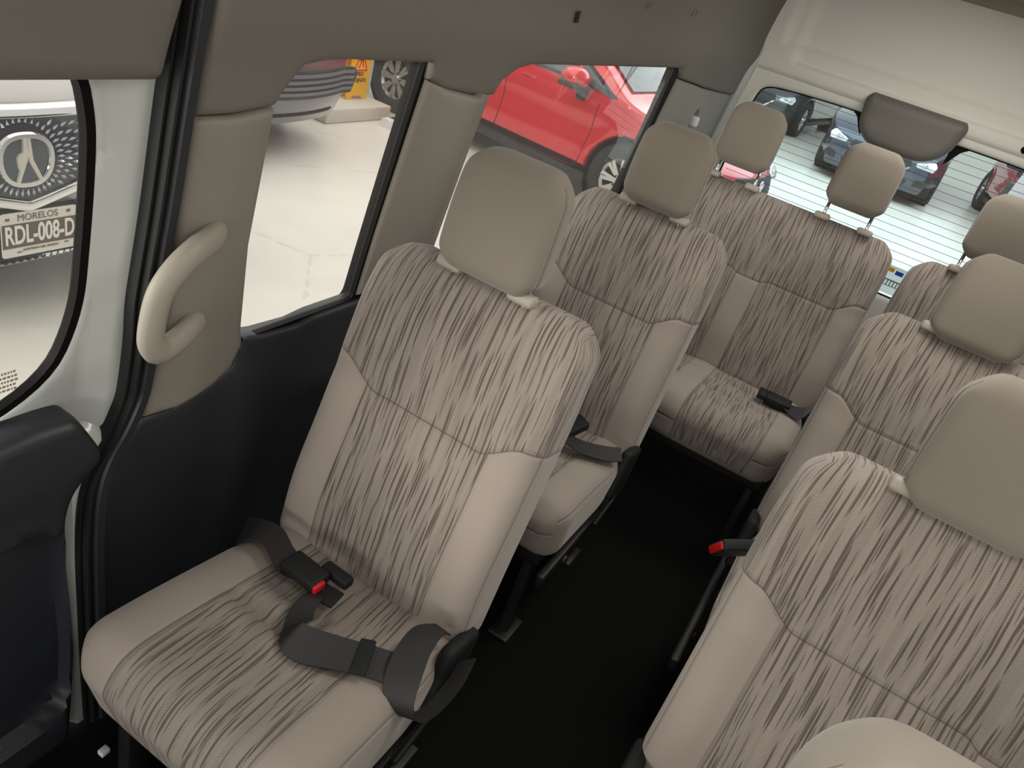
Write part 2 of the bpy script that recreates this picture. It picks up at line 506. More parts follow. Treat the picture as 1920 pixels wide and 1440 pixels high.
def make_seat(w, single, aisle, raise_hr=0., zb=0., legs=True, posts=False):
    root = empty('passenger_seat')
    mb, mc = seat_mats(w, single)
    H, T = .664, .128
    rx = math.radians(-14.5)
    bk = pad('backrest', w, H, T, .036, mb, root, Rc=.062, Rcb=.05, shape=back_shape(w, H, T, single), step=.012)
    bk.location = (0, -.018, .385 + zb); bk.rotation_euler = (rx, 0, 0)
    Hc, Tc = .50, .158
    cu = pad('cushion', w + (.018 if single else 0), Hc, Tc, .042, mc, root, Rc=.03, Rcb=.075, shape=cushion_shape(w, Hc, Tc, single), step=.012,
             mapf=lambda a, b, c: (a, b, -c))
    cu.location = (0, -.455, .462 + zb * .7); cu.rotation_euler = (math.radians(-3.5), 0, 0)
    cs = [0.] if single else [-(w / 4) + .0, (w / 4)]
    for x in cs:
        hr = pad('headrest', .205, .215, .088, .032, M['hr'], root, Rc=.055, Rcb=.045, shape=hr_shape(.205, .215, .088), step=.012, taper=.04)
        hr.location = (x + (0 if single or raise_hr else .012), .133 + raise_hr * .25, (1.026 if single or raise_hr else 1.010) + zb + raise_hr); hr.rotation_euler = (math.radians(-9), 0, 0)
        for s in (-1, 1):
            guide(root, x + s * .073, .172, 1.022 + zb, rx)
            bm = bmesh.new(); bmesh.ops.create_cone(bm, cap_ends=True, segments=12, radius1=.0055, radius2=.0055, depth=.09 + raise_hr)
            p = bm_obj('post', bm, M['chrome'], hr); p.location = (s * .073, .055, -.005 - raise_hr / 2); p.rotation_euler = (math.radians(-3), 0, 0)
    # steel base under the cushion
    h = w / 2
    box('seat_frame', (-h + .03, -.40, .27 + zb), (h - .03, .06, .32 + zb), M['blackm'], root, .01)
    box('back_shell', (-h + .03, .11, .0), (h - .03, .135, .55), M['blackp'], root, .01, M=Matrix.Translation((0, -.015, .40 + zb)) @ Matrix.Rotation(rx, 4, 'X'))
    sx = h if aisle > 0 else -h
    # recliner cover at the aisle side
    bm = box_bm((sx - .012, -.075, .31 + zb), (sx + .018, .035, .455 + zb), .012, 4)
    bmesh.ops.transform(bm, matrix=Matrix.Rotation(math.radians(-14), 4, 'X'), verts=bm.verts, space=Matrix.Translation((0, .0, -.40)))
    cov = bm_obj('recliner_cover', bm, M['blackp'], root)
    tube('lever', [(sx + .008, .0, .37 + zb), (sx + .016, -.08, .325 + zb), (sx + .014, -.17, .295 + zb)], .006, M['blackp'], cov)
    box('side_rail', (sx - .02, -.42, .235 + zb), (sx + .002, .05, .275 + zb), M['blackm'], root, .006)
    for s in (-1, 1):
        for y in (-.36, .02):
            l = box('leg', (s * (h - .06) - .014, y - .022, 0), (s * (h - .06) + .014, y + .022, .275 + zb), M['blackm'], root, .005)
            f = box('foot_plate', (s * (h - .06) - .03, y - .045, 0), (s * (h - .06) + .03, y + .045, .012), M['blackm'], l, .004)
    if not single or aisle > 0:
        bm = bmesh.new(); bmesh.ops.create_cone(bm, cap_ends=True, segments=16, radius1=.012, radius2=.012, depth=.012)
        b = bm_obj('pivot_bolt', bm, M['chrome' if False else 'blackm'], root); b.rotation_euler = (0, math.pi / 2, 0); b.location = (sx + .004, -.30, .255 + zb)
    return root

ROW = .854
s1 = make_seat(.45, True, 1)
s1.location = (-.53, .93, 0)
tag(s1, 'nearest single grey-beige striped seat beside the left wall, black belt lying on its cushion', 'seat', 'single seats along the left wall')
s2 = copy_tree(s1); s2.location = (-.53, .93 + ROW, 0)
tag(s2, 'single striped seat directly behind the nearest one, by the second side window', 'seat', 'single seats along the left wall')
d1 = make_seat(.86, False, -1)
d1.location = (.478, .935, 0)
tag(d1, 'nearest wide two-person striped seat on the right of the aisle', 'seat', 'two-person seats right of the aisle')
d2 = copy_tree(d1); d2.location = (.478, .935 + ROW, 0)
tag(d2, 'second wide two-person striped seat right of the aisle, with a buckle at its aisle edge', 'seat', 'two-person seats right of the aisle')
b1 = make_seat(.80, False, 1, raise_hr=.045, zb=.02)
b1.location = (-.332, .93 + 2 * ROW, -.04)
tag(b1, 'rear two-person bench closing the aisle in front of the rear window', 'bench seat', 'rear bench halves')
b2 = copy_tree(b1); b2.location = (.515, .93 + 2 * ROW, -.04)
tag(b2, 'right half of the rear bench, mostly hidden behind the right seats', 'bench seat', 'rear bench halves')
d0 = copy_tree(d1); d0.location = (.396, .179, -.006)
tag(d0, 'seat whose headrest top corner peeks in at the bottom right', 'seat', 'two-person seats right of the aisle')

# ------------------------------------------------------------ van body
def wx(z):
    x = -.85 + .12 * (z - .9) if z > .75 else -.868
    if z > 1.52: x += .9 * (z - 1.52) ** 2 + 8 * max(0, z - 1.6) ** 3
    return x
def wall_map(off=0., bul=None):
    def f(y, z, d): return (wx(z) + off - d + (bul(y, z) if bul else 0), y, z)
    return f
def g(x, a, s): return math.exp(-((x - a) / s) ** 2)
W1 = rounded([(.895, .79), (.868, 1.0), (.858, 1.20), (.90, 1.300), (1.00, 1.298), (1.222, 1.296), (1.216, .95), (1.216, .79)], [.01, .2, .06, .05, .02, .012, .3, .01])
W2 = rounded([(1.46, .79), (1.462, 1.1), (1.485, 1.27), (1.60, 1.299), (2.66, 1.297), (2.69, 1.1), (2.69, .79)], [.02, .2, .08, .1, .01, .2, .03])
def offs(loop, d):
    A = np.array(loop); t = np.roll(A, -1, 0) - np.roll(A, 1, 0); t /= np.linalg.norm(t, axis=1)[:, None]
    area = .5 * np.sum(A[:, 0] * np.roll(A[:, 1], -1) - np.roll(A[:, 0], -1) * A[:, 1]); s = 1 if area > 0 else -1
    return [tuple(p) for p in A + s * np.stack([t[:, 1], -t[:, 0]], 1) * d]
# left skin behind the trims
body = panel('wall_left', [(.645, -.0), (3.72, -.0), (3.72, 1.74), (.645, 1.74)], [offs(W1, .018), offs(W2, .018)], lambda y, z, d: (wx(z) - .055, y, z), M['blackp'], curl=0, lip=.01, grid=.1, step=.03)
tag(body, kind='structure')
# header trim above the windows (fabric), follows the roof curve
def seam_z(y): return 1.222 + .012 * sm01((y - .8) / .1) - .002
hdr = [(.722, 1.219), (.788, 1.220), (.835, 1.226), (.862, 1.229), (.868, 1.245), (.90, 1.288), (.94, 1.2955), (1.0, 1.298), (1.222, 1.296), (1.226, 1.266), (1.289, 1.247), (1.363, 1.234), (1.426, 1.229), (1.478, 1.232),
       (1.492, 1.262), (1.54, 1.287), (1.60, 1.298), (2.66, 1.297), (2.70, 1.262), (3.044, 1.225), (3.60, 1.185), (3.62, 1.45), (3.64, 1.60), (3.64, 1.735), (.730, 1.735), (.722, 1.5)]
o = panel('header_trim', hdr, [], wall_map(.004, lambda y, z: .012 * g(z, 1.36, .05) - .0), M['header'], curl=.014, depth=.010, lip=.008, grid=.03)
tag(o, 'long textured beige header trim running above the left side windows', 'trim panel')
for (y0, z0, y1, z1, nm) in ((1.689, 1.396, 1.703, 1.420, 1), (2.10, 1.452, 2.11, 1.47, 0), (2.49, 1.455, 2.50, 1.475, 0)):
    ym, zm = (y0 + y1) / 2, (z0 + z1) / 2
    s = box('clip_slot', (wx(zm) + .0135, y0 if nm else ym - .003, z0), (wx(zm) + .0175, y1, z1), M['blackp'] if nm else M['header'], o, .0015)
# B pillar lower trim
bp = [(.722, 1.217), (.788, 1.218), (.835, 1.224), (.862, 1.227), (.868, 1.0), (.892, .83), (.903, .79), (.888, .745), (.847, .724), (.77, .707), (.708, .711), (.719, .777), (.722, .86), (.729, .937), (.722, 1.097)]
o = panel('pillar_trim', bp, [], wall_map(.002, lambda y, z: .006 * g(y, .80, .05)), M['pillar'], curl=.012, depth=.010, lip=.008, grid=.02)
tag(o, 'smooth beige pillar trim carrying the grab handle, beside the sliding door', 'trim panel')
# C pillar trim, fat rounded column between the windows
cp = [(1.229, 1.266), (1.289, 1.249), (1.363, 1.241), (1.426, 1.239), (1.474, 1.238), (1.464, 1.1), (1.462, .80), (1.219, .80), (1.219, .95)]
o = panel('pillar_trim', cp, [], wall_map(-.004, lambda y, z: .042 * g(y, 1.355, .070)), M['pillar'], curl=.012, depth=.012, lip=.008, grid=.015)
tag(o, 'beige pillar trim between the two left side windows', 'trim panel')
# D pillar trim with the hook recess
dp = [(2.696, 1.260), (3.044, 1.223), (3.60, 1.183), (3.60, .80), (2.694, .80), (2.694, 1.1)]
rec = [(3.0 + .085 + .05 * math.cos(a), 1.10 + .036 * math.sin(a)) for a in [i * math.pi / 10 for i in range(20)]]
o = panel('pillar_trim', dp, [], wall_map(-.002, lambda y, z: .022 * g(y, 2.95, .16) - .024 * max(0, 1 - ((y - 3.085) / .062) ** 2 - ((z - 1.10) / .046) ** 2) ** .5), M['pillar'], curl=.012, depth=.012, lip=.008, grid=.012)
tag(o, 'beige rear pillar trim with a round coat hook recess', 'trim panel')
bm = box_bm((-.001, 3.065, 1.078), (.030, 3.105, 1.118), .010, 4, M=Matrix.Translation((wx(1.1), 0, 0)))
h = tag(bm_obj('coat_hook', bm, M['label'], None), 'small pale coat hook in the rear pillar recess', 'hook')
# dark lower trim
dk = [(.63, .0), (3.60, 0), (3.60, .797), (2.69, .797), (2.60, .79), (1.46, .79), (1.10, .790), (1.045, .784), (.955, .790), (.907, .800), (.904, .785), (.888, .743), (.847, .722), (.77, .705), (.708, .709), (.664, .662), (.644, .62), (.634, .55), (.630, .40), (.630, .1)]
def dbul(y, z):
    b = .014 * sm01((.80 - z) / .10) * sm01((y - .86) / .08) - .020 * g(z, .36, .16) * g(y, 1.05, .35)
    b += .012 * g(z, .64, .035) * sm01((y - 1.0) / .1)
    return b
o = panel('lower_wall_trim', dk, [], lambda y, z, d: (min(wx(z), -.862) - .002 - d + dbul(y, z), y, z), M['darktrim'], curl=.014, depth=.012, lip=.03, grid=.03)
tag(o, 'dark charcoal lower wall trim running below the left windows', 'trim panel')
# window glass and gaskets
def glass_pane(name, loop, off, mat, kind='structure', parent=None):
    o = panel(name, loop, [], lambda y, z, d: (wx(z) + off, y, z), mat, curl=0, lip=0, grid=.2, step=.05); 
    if kind: tag(o, kind=kind)
    return o
w1 = glass_pane('window_1', offs(W1, .03), -.022, M['glass']); w2 = glass_pane('window_2', offs(W2, .03), -.022, M['glass'])
def ring(name, loop, win, wout, mapf, mat, parent, prof=.006, deep=.004):
    a = resample(loop, .012); A = offs(a, -win); B = offs(a, wout); V = []; F = []; n = len(a)
    for i in range(n):
        V += [mapf(*A[i], deep), mapf(*A[i], -prof), mapf(*B[i], -prof), mapf(*B[i], deep)]
    for i in range(n):
        j = (i + 1) % n
        for q in range(4): F.append((i * 4 + q, j * 4 + q, j * 4 + (q + 1) % 4, i * 4 + (q + 1) % 4))
    return autosmooth(mesh_obj(name, V, F, mat, parent), 40)
# the gaskets show as thick black strips along the rear and bottom edges of each opening
wm = lambda y, z, d: (wx(z) - .016 - d, y, z)
def strip(name, pts, wd, off, mat, parent):
    return sweep(name, [Vector((wx(z) + off, y, z)) for y, z in pts], [(-wd / 2, -.006), (wd / 2, -.006), (wd / 2, .006), (-wd / 2, .006)], mat, parent, up=Vector((1, 0, 0)))
for wn, lp in ((w1, W1), (w2, W2)): ring('gasket', [(y - .007, z + .006) for y, z in offs(lp, .004)], .0, .04, wm, M['gasket'], wn, .004, .010)

# sliding-door opening seal: three black ribs following the door frame
seal_c = [(.694, 1.60), (.697, 1.50), (.698, 1.40), (.697, 1.295), (.696, 1.22), (.695, 1.10), (.692, 1.01), (.690, .94), (.694, .87), (.694, .80), (.690, .755), (.668, .705), (.640, .66), (.622, .60), (.616, .50), (.618, .34), (.622, .15), (.626, .02)]
def sealpath(dy, off):
    P = catmull([(wx(z) + off, y + dy, z) for y, z in seal_c], 6); return P
root = empty('door_seal', (wx(.9), .69, 0)); tag(root, 'black rubber door seal curving down between white frame and beige pillar', 'door seal')
def addr(name, dy, off, wd, th, mat):
    P = [p - Vector(root.location) for p in sealpath(dy, off)]
    return sweep(name, P, [(-wd / 2, -th), (-wd / 2, th * .3), (-wd * .25, th), (wd * .25, th), (wd / 2, th * .3), (wd / 2, -th)], mat, root, up=Vector((1, 0, 0)))
addr('seal_body', .009, -.006, .027, .016, M['darktrim']); addr('seal_lip', -.011, -.004, .009, .012, M['rubber']); addr('seal_lip', -.020, -.014, .008, .012, M['rubber'])

# grab handle
gh = empty('grab_handle', (wx(.95), .74, .95)); tag(gh, 'curved beige grab handle on the pillar beside the door', 'grab handle')
def ghp(y, z, o): return Vector((wx(z) + o, y, z)) - Vector(gh.location)
P = catmull([ghp(.792, 1.036, .000), ghp(.765, 1.040, .020), ghp(.722, 1.040, .040), ghp(.683, 1.022, .050), ghp(.660, .992, .053), ghp(.653, .952, .054), ghp(.656, .912, .053), ghp(.675, .886, .050), ghp(.708, .882, .040), ghp(.748, .882, .022), ghp(.782, .876, .0)], 7)
n = len(P); sc = [1.15 - .15 * math.sin(math.pi * i / (n - 1)) for i in range(n)]
sweep('grip', P, circ(.0205, 16, .0145), M['handle'], gh, up=Vector((1, 0, 0)), scale=sc, smooth=60)
for y, z in ((.790, 1.034), (.778, .876)):
    box('mount', (wx(z) - .004, y - .020, z - .019), (wx(z) + .010, y + .014, z + .019), M['handle'], gh, .006, M=Matrix.Translation(-Vector(gh.location)))

# ------------------------------------------------------------ sliding / front door at the far left
DX = -.038
door = empty('door_1', (-.88, .3, 0)); tag(door, kind='structure')
T0 = Matrix.Translation(-Vector(door.location))
dl = Vector(door.location)
gask = rounded([(-.35, .735), (.40, .745), (.575, .806), (.618, .92), (.619, 1.10), (.614, 1.20), (.592, 1.285), (-.35, 1.29)], [.02, .12, .12, .06, .1, .03, .05, .02])
def dm(off):
    return lambda y, z, d: (wx(z) + DX + off - d - dl.x, y - dl.y, z - dl.z)
def dbul2(y, z): return .016 * sm01((y - .622) / .03)
dd = panel('door_skin', [(-.45, .02), (.622, .02), (.622, .40), (.615, .52), (.617, .62), (.65, .69), (.69, .75), (.70, .80), (.692, .87), (.694, 1.0), (.70, 1.2), (.70, 1.60), (-.45, 1.60)], [gask],
           lambda y, z, d: (wx(z) + DX + (.018 * sm01((y - .628) / .02) if z > .7 else .030 * sm01((y - .580) / .012)) - d - dl.x, y - dl.y, z), M['white'], door, curl=.010, depth=.012, lip=.004, grid=.02)
ring('gasket', gask, .010, .002, lambda y, z, d: (wx(z) + DX - .010 - d - dl.x, y - dl.y, z), M['gasket'], door, .006, .010)
pane = panel('pane', gask, [], lambda y, z, d: (wx(z) + DX - .018 - dl.x, y - dl.y, z), M['glass'], door, curl=0, lip=0, grid=.2, step=.05)
dpn = [(y - .006 if z > .65 else y * .968, z) for y, z in [(-.45, .03), (.585, .03), (.600, .26), (.592, .50), (.588, .579), (.603, .637), (.630, .680), (.630, .700), (.604, .756), (.592, .772), (.575, .775), (.542, .778), (.50, .776), (.40, .765), (-.45, .76)]]
def dpb(y, z):
    r = max(0, 1 - ((y - .34) / .235) ** 6 - ((z - .35) / .24) ** 6)
    return .035 + .018 * sm01((.80 - z) / .05) - .030 * sm01(r * 3) + .01 * g(z, .70, .05)
panel('door_card', rounded(dpn, [0, .02, .05, .03, .03, .03, .02, .02, .02, .01, .01, .02, .02, .1, 0], 4), [], lambda y, z, d: (wx(z) + DX + dpb(y, z) - d * 1.6 - dl.x, y - dl.y, z), M['darktrim'], door, curl=.018, depth=.016, lip=.02, grid=.02)
# etched glass mark
bm = bmesh.new()
random.seed(4)
for i in range(5):
    z = .850 - i * .0075; y = .508
    while y < .532 + .0:
        l = random.uniform(.002, .005); box_bm((wx(z) + DX - .0115, y, z - .0016), (wx(z) + DX - .0110, y + l, z + .0016), bm=bm); y += l + .0014
bm.transform(T0)
bm_obj('glass_mark', bm, plain('etching', (.32, .28, .20), .8), pane, False)
# padded panel above the door
bpn = [(-.5, 1.2725), (.650, 1.2715), (.660, 1.319), (.672, 1.365), (.682, 1.46), (.686, 1.62), (-.5, 1.62)]
o = panel('door_header_panel', rounded(bpn, [0, .016, .01, .01, .01, 0, 0], 6), [], lambda y, z, d: (-.778 + .05 * (z - 1.27) - d * 1.2, y, z), M['bin'], curl=.022, depth=.018, lip=.05, grid=.03)
tag(o, 'grey padded panel above the door window, top left', 'trim panel')

# floor, ceiling, right side, rear hatch
fl = bm_obj('floor', box_bm((-.92, -.9, -.05), (1.09, 3.72, 0)), M['floor'], None, False); tag(fl, kind='structure')
cl = panel('ceiling', [(-.60, -.5), (.77, -.5), (.77, 3.66), (-.60, 3.66)], [], lambda x, y, d: (x, y, 1.775 + .012 * math.cos((x - .08) * 2.2)), M['roof'], curl=0, lip=.02, grid=.1)
tag(cl, kind='structure')
lc = panel('trim_1', [(.05, .02), (1.0, .02), (1.0, .98), (.05, .98)], [], lambda s, t, d: (-.745 + .17 * t + 0, .5 + 3.3 * s - .10, 1.725 + .06 * math.sin(t * math.pi / 2)), M['roof'], curl=0, lip=.01, grid=.08)
tag(lc, kind='structure')
RW1 = [(.35, .80), (1.15, .80), (1.15, 1.3), (.35, 1.3)]; RW2 = [(1.45, .80), (3.2, .80), (3.2, 1.3), (1.45, 1.3)]
o = panel('wall_right', [(.1, 0), (3.72, 0), (3.72, 1.78), (.1, 1.78)], [rounded(RW1, .06), rounded(RW2, .06)], lambda y, z, d: (.17 - wx(z), y, z), M['pillar'], curl=0, lip=.03, grid=.1, step=.03)
tag(o, kind='structure')
for i, L in ((3, RW1), (4, RW2)):
    o = panel('window_%d' % i, L, [], lambda y, z, d: (.17 - wx(z) + .02, y, z), M['glass'], curl=0, lip=0, grid=.3, step=.1); tag(o, kind='structure')

cw = tag(box('wall_clip', (-.812, .585, .0), (-.797, .603, .012), M['label'], None, .002), 'tiny white clip on the dark floor in the bottom left corner', 'clip')
# rear hatch: x sideways, z up, at y = 3.6
HY = 3.6
RWN = rounded([(-.765, .63), (-.762, .90), (-.742, 1.20), (-.72, 1.262), (-.60, 1.275), (-.34, 1.286), (.34, 1.286), (.92, 1.262), (.93, .90), (.93, .63)], [.03, .2, .06, .06, .1, .2, .2, .06, .1, .03])
def hrel(x, z):
    """raised and sunk lines of the pressed trim"""
    b = 0
    dd_ = z - (1.325 - .000 * x); 
    b += .016 * sm01((z - 1.322) / .010)
    b -= .020 * sm01((z - 1.370) / .010) * sm01((x + .66) / .04)
    # embossed upper field
    ex = sm01((x + .72) / .03) ; ez = sm01((z - 1.425) / .03)
    b -= .022 * ex * ez
    return b
hatch = panel('door_2', [(-.83, .02), (1.0, .02), (1.0, 1.76), (-.80, 1.76), (-.80, 1.3), (-.83, 1.0)], [RWN], lambda x, z, d: (x, HY + d - hrel(x, z), z), M['hatch'], curl=.016, depth=.014, lip=.03, grid=.011, curl_loops=[1])
tag(hatch, kind='structure')
p = panel('pane', offs(RWN, .02), [], lambda x, z, d: (x, HY + .036, z), M['rglass'], hatch, curl=0, lip=0, grid=.3, step=.05)
ring('gasket', RWN, .006, .02, lambda x, z, d: (x, HY + .030 + d, z), M['gasket'], hatch, .006)
bm = bmesh.new()
for i in range(17):
    z = 1.262 - i * .0315
    box_bm((-.74, HY + .0335, z - .0009), (.92, HY + .0345, z + .0009), bm=bm)
bm_obj('defroster_lines', bm, plain('defroster', (.10, .07, .05), .6), p, False)
# black ceramic corners beside the stop-lamp cover
for s, x0 in ((-1, -.305), (1, .095)):
    V = [(x0 - s * .03, HY + .033, 1.30), (x0 + s * .045, HY + .033, 1.30), (x0 + s * .045, HY + .033, 1.287), (x0 + s * .01, HY + .033, 1.262), (x0 - s * .012, HY + .033, 1.225), (x0 - s * .03, HY + .033, 1.2)]
    V2 = [(a, b + .002, c) for a, b, c in V]; n = len(V)
    mesh_obj('black_border', V + V2, [tuple(range(n)), tuple(range(2 * n - 1, n - 1, -1))] + [(i, i + n, (i + 1) % n + n, (i + 1) % n) for i in range(n)], M['gasket'], p, smooth=False)
# stop-lamp cover
cvl = rounded([(-.290, 1.372), (.073, 1.372), (.088, 1.352), (.084, 1.325), (.062, 1.236), (-.015, 1.183), (-.23, 1.183), (-.292, 1.240), (-.306, 1.325), (-.306, 1.352)], [.006, .006, .012, .02, .05, .05, .05, .05, .02, .012])
cv = panel('stop_lamp_cover', cvl, [], lambda x, z, d: (x, 3.515 + d * 1.0 - .010 * (1 - ((x + .11) / .2) ** 2), z), M['bin'], curl=.03, depth=.035, lip=.055, grid=.02)
tag(cv, 'brown-grey stop lamp cover at the top middle of the rear window', 'lamp cover')
# sticker on the rear glass
stk = empty('window_sticker', (.13, HY + .032, .70)); tag(stk, 'white sticker with a yellow and blue stripe low on the rear window', 'sticker')
stx = lambda nm, a, b, c, d, m, e=0: box(nm, (a - .13, -.0005 - e, c - .70), (b - .13, .0005 - e, d - .70), m, stk)
def translucent(name, col):
    m, b = new_mat(name); nt = m.node_tree; t = nt.nodes.new('ShaderNodeBsdfTranslucent'); t.inputs[0].default_value = (*col, 1)
    mx = nt.nodes.new('ShaderNodeMixShader'); mx.inputs[0].default_value = .75; setb(b, Base_Color=col, Roughness=.6)
    nt.links.new(b.outputs[0], mx.inputs[1]); nt.links.new(t.outputs[0], mx.inputs[2]); nt.links.new(mx.outputs[0], nt.nodes['Material Output'].inputs[0]); return m
stx('sheet', .055, .215, .645, .765, translucent('sticker_film', (.9, .93, .93)))
stx('yellow_stripe', .06, .105, .737, .755, translucent('sticker_yellow', (.85, .55, .08)), .0012)
stx('blue_stripe', .112, .145, .732, .750, translucent('sticker_blue', (.12, .22, .6)), .0012)
stx('yellow_stripe', .152, .19, .732, .748, translucent('sticker_yellow_pale', (.9, .7, .3)), .0012)
gm = plain('sticker_grey', (.22, .30, .33), .6)
stx('roof_mark', .080, .178, .700, .706, gm, .0012)
for i in range(7): stx('column_mark', .084 + i * .0135, .089 + i * .0135, .680, .700, gm, .0012)
stx('roof_mark', .084, .172, .677, .680, gm, .0012)
# white painted rear corner frame between trim and hatch
cf = [Vector((wx(z) + .012 + o, y, z)) for y, z, o in ((3.68, 1.72, 0.01), (3.66, 1.60, 0), (3.615, 1.43, 0), (3.575, 1.30, 0), (3.575, 1.16, 0), (3.585, 1.0, 0), (3.59, .6, 0), (3.59, .05, 0))]
o = sweep('trim_2', catmull(cf, 6), [(-.03, -.03), (.022, -.03), (.03, -.005), (.012, .012), (-.010, .006), (-.03, .012)], M['white'], None, up=Vector((1, 0, 0)))
tag(o, kind='structure')
# beige corner of the roof over the hatch
o = bm_obj('trim_3', box_bm((-.78, 3.56, 1.752), (.95, 3.70, 1.80), .01, 2), M['roof'], None); tag(o, kind='structure')
# round black stop on the hatch
bm = bmesh.new(); bmesh.ops.create_cone(bm, cap_ends=True, segments=24, radius1=.016, radius2=.013, depth=.02)
o = bm_obj('rubber_stop', bm, M['gasket']); o.location = (.297, HY - .012, 1.348); o.rotation_euler = (math.pi / 2, 0, 0); tag(o, 'small round black stop on the hatch trim at the right edge', 'rubber stop')

# ------------------------------------------------------------ seat belts
def ribbon(name, pairs, mat, parent, n=8, th=.0012):
    A = catmull([p[0] for p in pairs], n); B = catmull([p[1] for p in pairs], n); V = []; F = []
    m = len(A)
    for i in range(m):
        t = (A[min(i + 1, m - 1)] + B[min(i + 1, m - 1)] - A[max(i - 1, 0)] - B[max(i - 1, 0)]); s = B[i] - A[i]
        nn = t.cross(s).normalized() * th
        V += [A[i] + nn, B[i] + nn, B[i] - nn, A[i] - nn]
    for i in range(m - 1):
        for q in range(4): F.append((i * 4 + q, i * 4 + (q + 1) % 4, i * 4 + 4 + (q + 1) % 4, i * 4 + 4 + q))
    F += [(0, 3, 2, 1), tuple(m * 4 - 4 + k for k in range(4))]
    o = mesh_obj(name, V, F, mat, parent); bm = bmesh.new(); bm.from_mesh(o.data); bmesh.ops.recalc_face_normals(bm, faces=bm.faces); bm.to_mesh(o.data); bm.free()
    return autosmooth(o, 50)
def obox(name, c, ax, ay, lx, ly, lz, mat, parent, bev=.004, seg=3):
    ax = Vector(ax).normalized(); ay = Vector(ay); ay = (ay - ax * ay.dot(ax)).normalized(); az = ax.cross(ay)
    Mx = Matrix(((ax.x, ay.x, az.x, c[0]), (ax.y, ay.y, az.y, c[1]), (ax.z, ay.z, az.z, c[2]), (0, 0, 0, 1)))
    return autosmooth(bm_obj(name, box_bm((-lx / 2, -ly / 2, -lz / 2), (lx / 2, ly / 2, lz / 2), bev, seg, M=Mx), mat, parent), 40)
bt = empty('seat_belt', (0, 0, 0)); tag(bt, 'black lap belt with red-buttoned buckle lying on the nearest single seat', 'seat belt', 'seat belts')
BZ = .470
V_ = Vector
ribbon('buckle_strap', [(V_((-.775, .875, .455)), V_((-.745, .815, .440))), (V_((-.735, .868, .482)), V_((-.715, .812, .480))), (V_((-.690, .872, .487)), V_((-.682, .818, .486))), (V_((-.64, .853, .482)), V_((-.628, .795, .481))), (V_((-.600, .848, .484)), V_((-.594, .795, .483)))], M['webbing'], bt)
bk_ = obox('buckle', (-.583, .818, .493), (1, -.06, 0), (0, 1, 0), .080, .046, .024, M['blackp'], bt, .006)
obox('red_button', (-.5415, .806, .494), (1, -.06, 0), (0, 1, 0), .009, .026, .016, M['red'], bk_, .003)
obox('buckle_guard', (-.540, .853, .490), (1, -.02, 0), (0, 1, 0), .062, .024, .020, M['blackp'], bt, .005)
obox('tongue', (-.528, .812, .483), (1, .1, 0), (0, 1, 0), .05, .040, .006, M['blackp'], bt, .002)
ribbon('lap_strap', [(V_((-.548, .800, .484)), V_((-.520, .805, .484))), (V_((-.552, .775, .489)), V_((-.520, .790, .489))), (V_((-.545, .740, .484)), V_((-.512, .765, .490))), (V_((-.530, .712, .478)), V_((-.500, .745, .498))), (V_((-.510, .685, .476)), V_((-.500, .720, .512))), (V_((-.470, .682, .476)), V_((-.478, .735, .500))),
    (V_((-.430, .703, .476)), V_((-.440, .757, .492))), (V_((-.38, .730, .476)), V_((-.390, .782, .488))), (V_((-.340, .748, .474)), V_((-.352, .800, .484))), (V_((-.318, .765, .468)), V_((-.33, .81, .476)))], M['webbing'], bt)
obox('slider', (-.395, .752, .487), (.05, .02, .008), (-.010, .053, .012), .026, .062, .007, M['blackp'], bt, .002)
ribbon('lap_strap', [(V_((-.352, .905, .470)), V_((-.318, .905, .468))), (V_((-.366, .850, .498)), V_((-.318, .870, .500))), (V_((-.362, .795, .500)), V_((-.312, .825, .508))), (V_((-.350, .755, .482)), V_((-.296, .775, .496))), (V_((-.332, .735, .455)), V_((-.282, .745, .468))), (V_((-.312, .742, .430)), V_((-.265, .752, .440))), (V_((-.285, .775, .425)), V_((-.252, .790, .440))), (V_((-.278, .83, .43)), V_((-.250, .85, .45))), (V_((-.285, .90, .43)), V_((-.262, .91, .45)))], M['webbing'], bt)
# belt on the second single seat
bt2 = empty('seat_belt'); tag(bt2, 'dark belt strap across the second single seat cushion', 'seat belt', 'seat belts')
O2 = V_((0, ROW, 0))
ribbon('lap_strap', [(V_((-.60, .83, .475)) + O2, V_((-.58, .78, .475)) + O2), (V_((-.50, .80, .492)) + O2, V_((-.49, .75, .490)) + O2), (V_((-.42, .78, .492)) + O2, V_((-.40, .735, .487)) + O2), (V_((-.36, .825, .482)) + O2, V_((-.33, .775, .477)) + O2), (V_((-.325, .87, .475)) + O2, V_((-.30, .83, .465)) + O2)], M['webbing'], bt2)
obox('buckle', V_((-.45, .80, .50)) + O2, (.4, .9, .3), (1, 0, 0), .09, .045, .025, M['blackp'], bt2, .007)
# buckle hanging over the aisle edge of the second right seat
bt3 = empty('seat_belt'); tag(bt3, 'red-tipped black buckle hanging at the aisle edge of the second right seat', 'seat belt', 'seat belts')
def onpx(px, py, y):
    d = Vector([R[i][0] * (px - 960) / 1443.98 + R[i][1] * (py - 720) / 1443.98 + R[i][2] for i in range(3)]); t = y / d.y; return Vector((0, 0, 1.53)) + d * t
b3c = onpx(1381, 1027, 1.47)
obox('buckle', b3c, (-.75, -.62, -.10), (-.3, .5, -.8), .095, .072, .026, M['blackp'], bt3, .005)
obox('red_button', b3c + V_((-.75, -.62, -.10)).normalized() * .046, (-.75, -.62, -.10), (-.3, .5, -.8), .010, .060, .018, M['red'], bt3, .003)
ribbon('buckle_strap', [(b3c + V_((.03, .03, .02)), b3c + V_((.03, .03, -.025))), (b3c + V_((.06, .08, .02)), b3c + V_((.06, .08, -.025))), (b3c + V_((.09, .15, .01)), b3c + V_((.09, .15, -.035)))], M['webbing'], bt3)
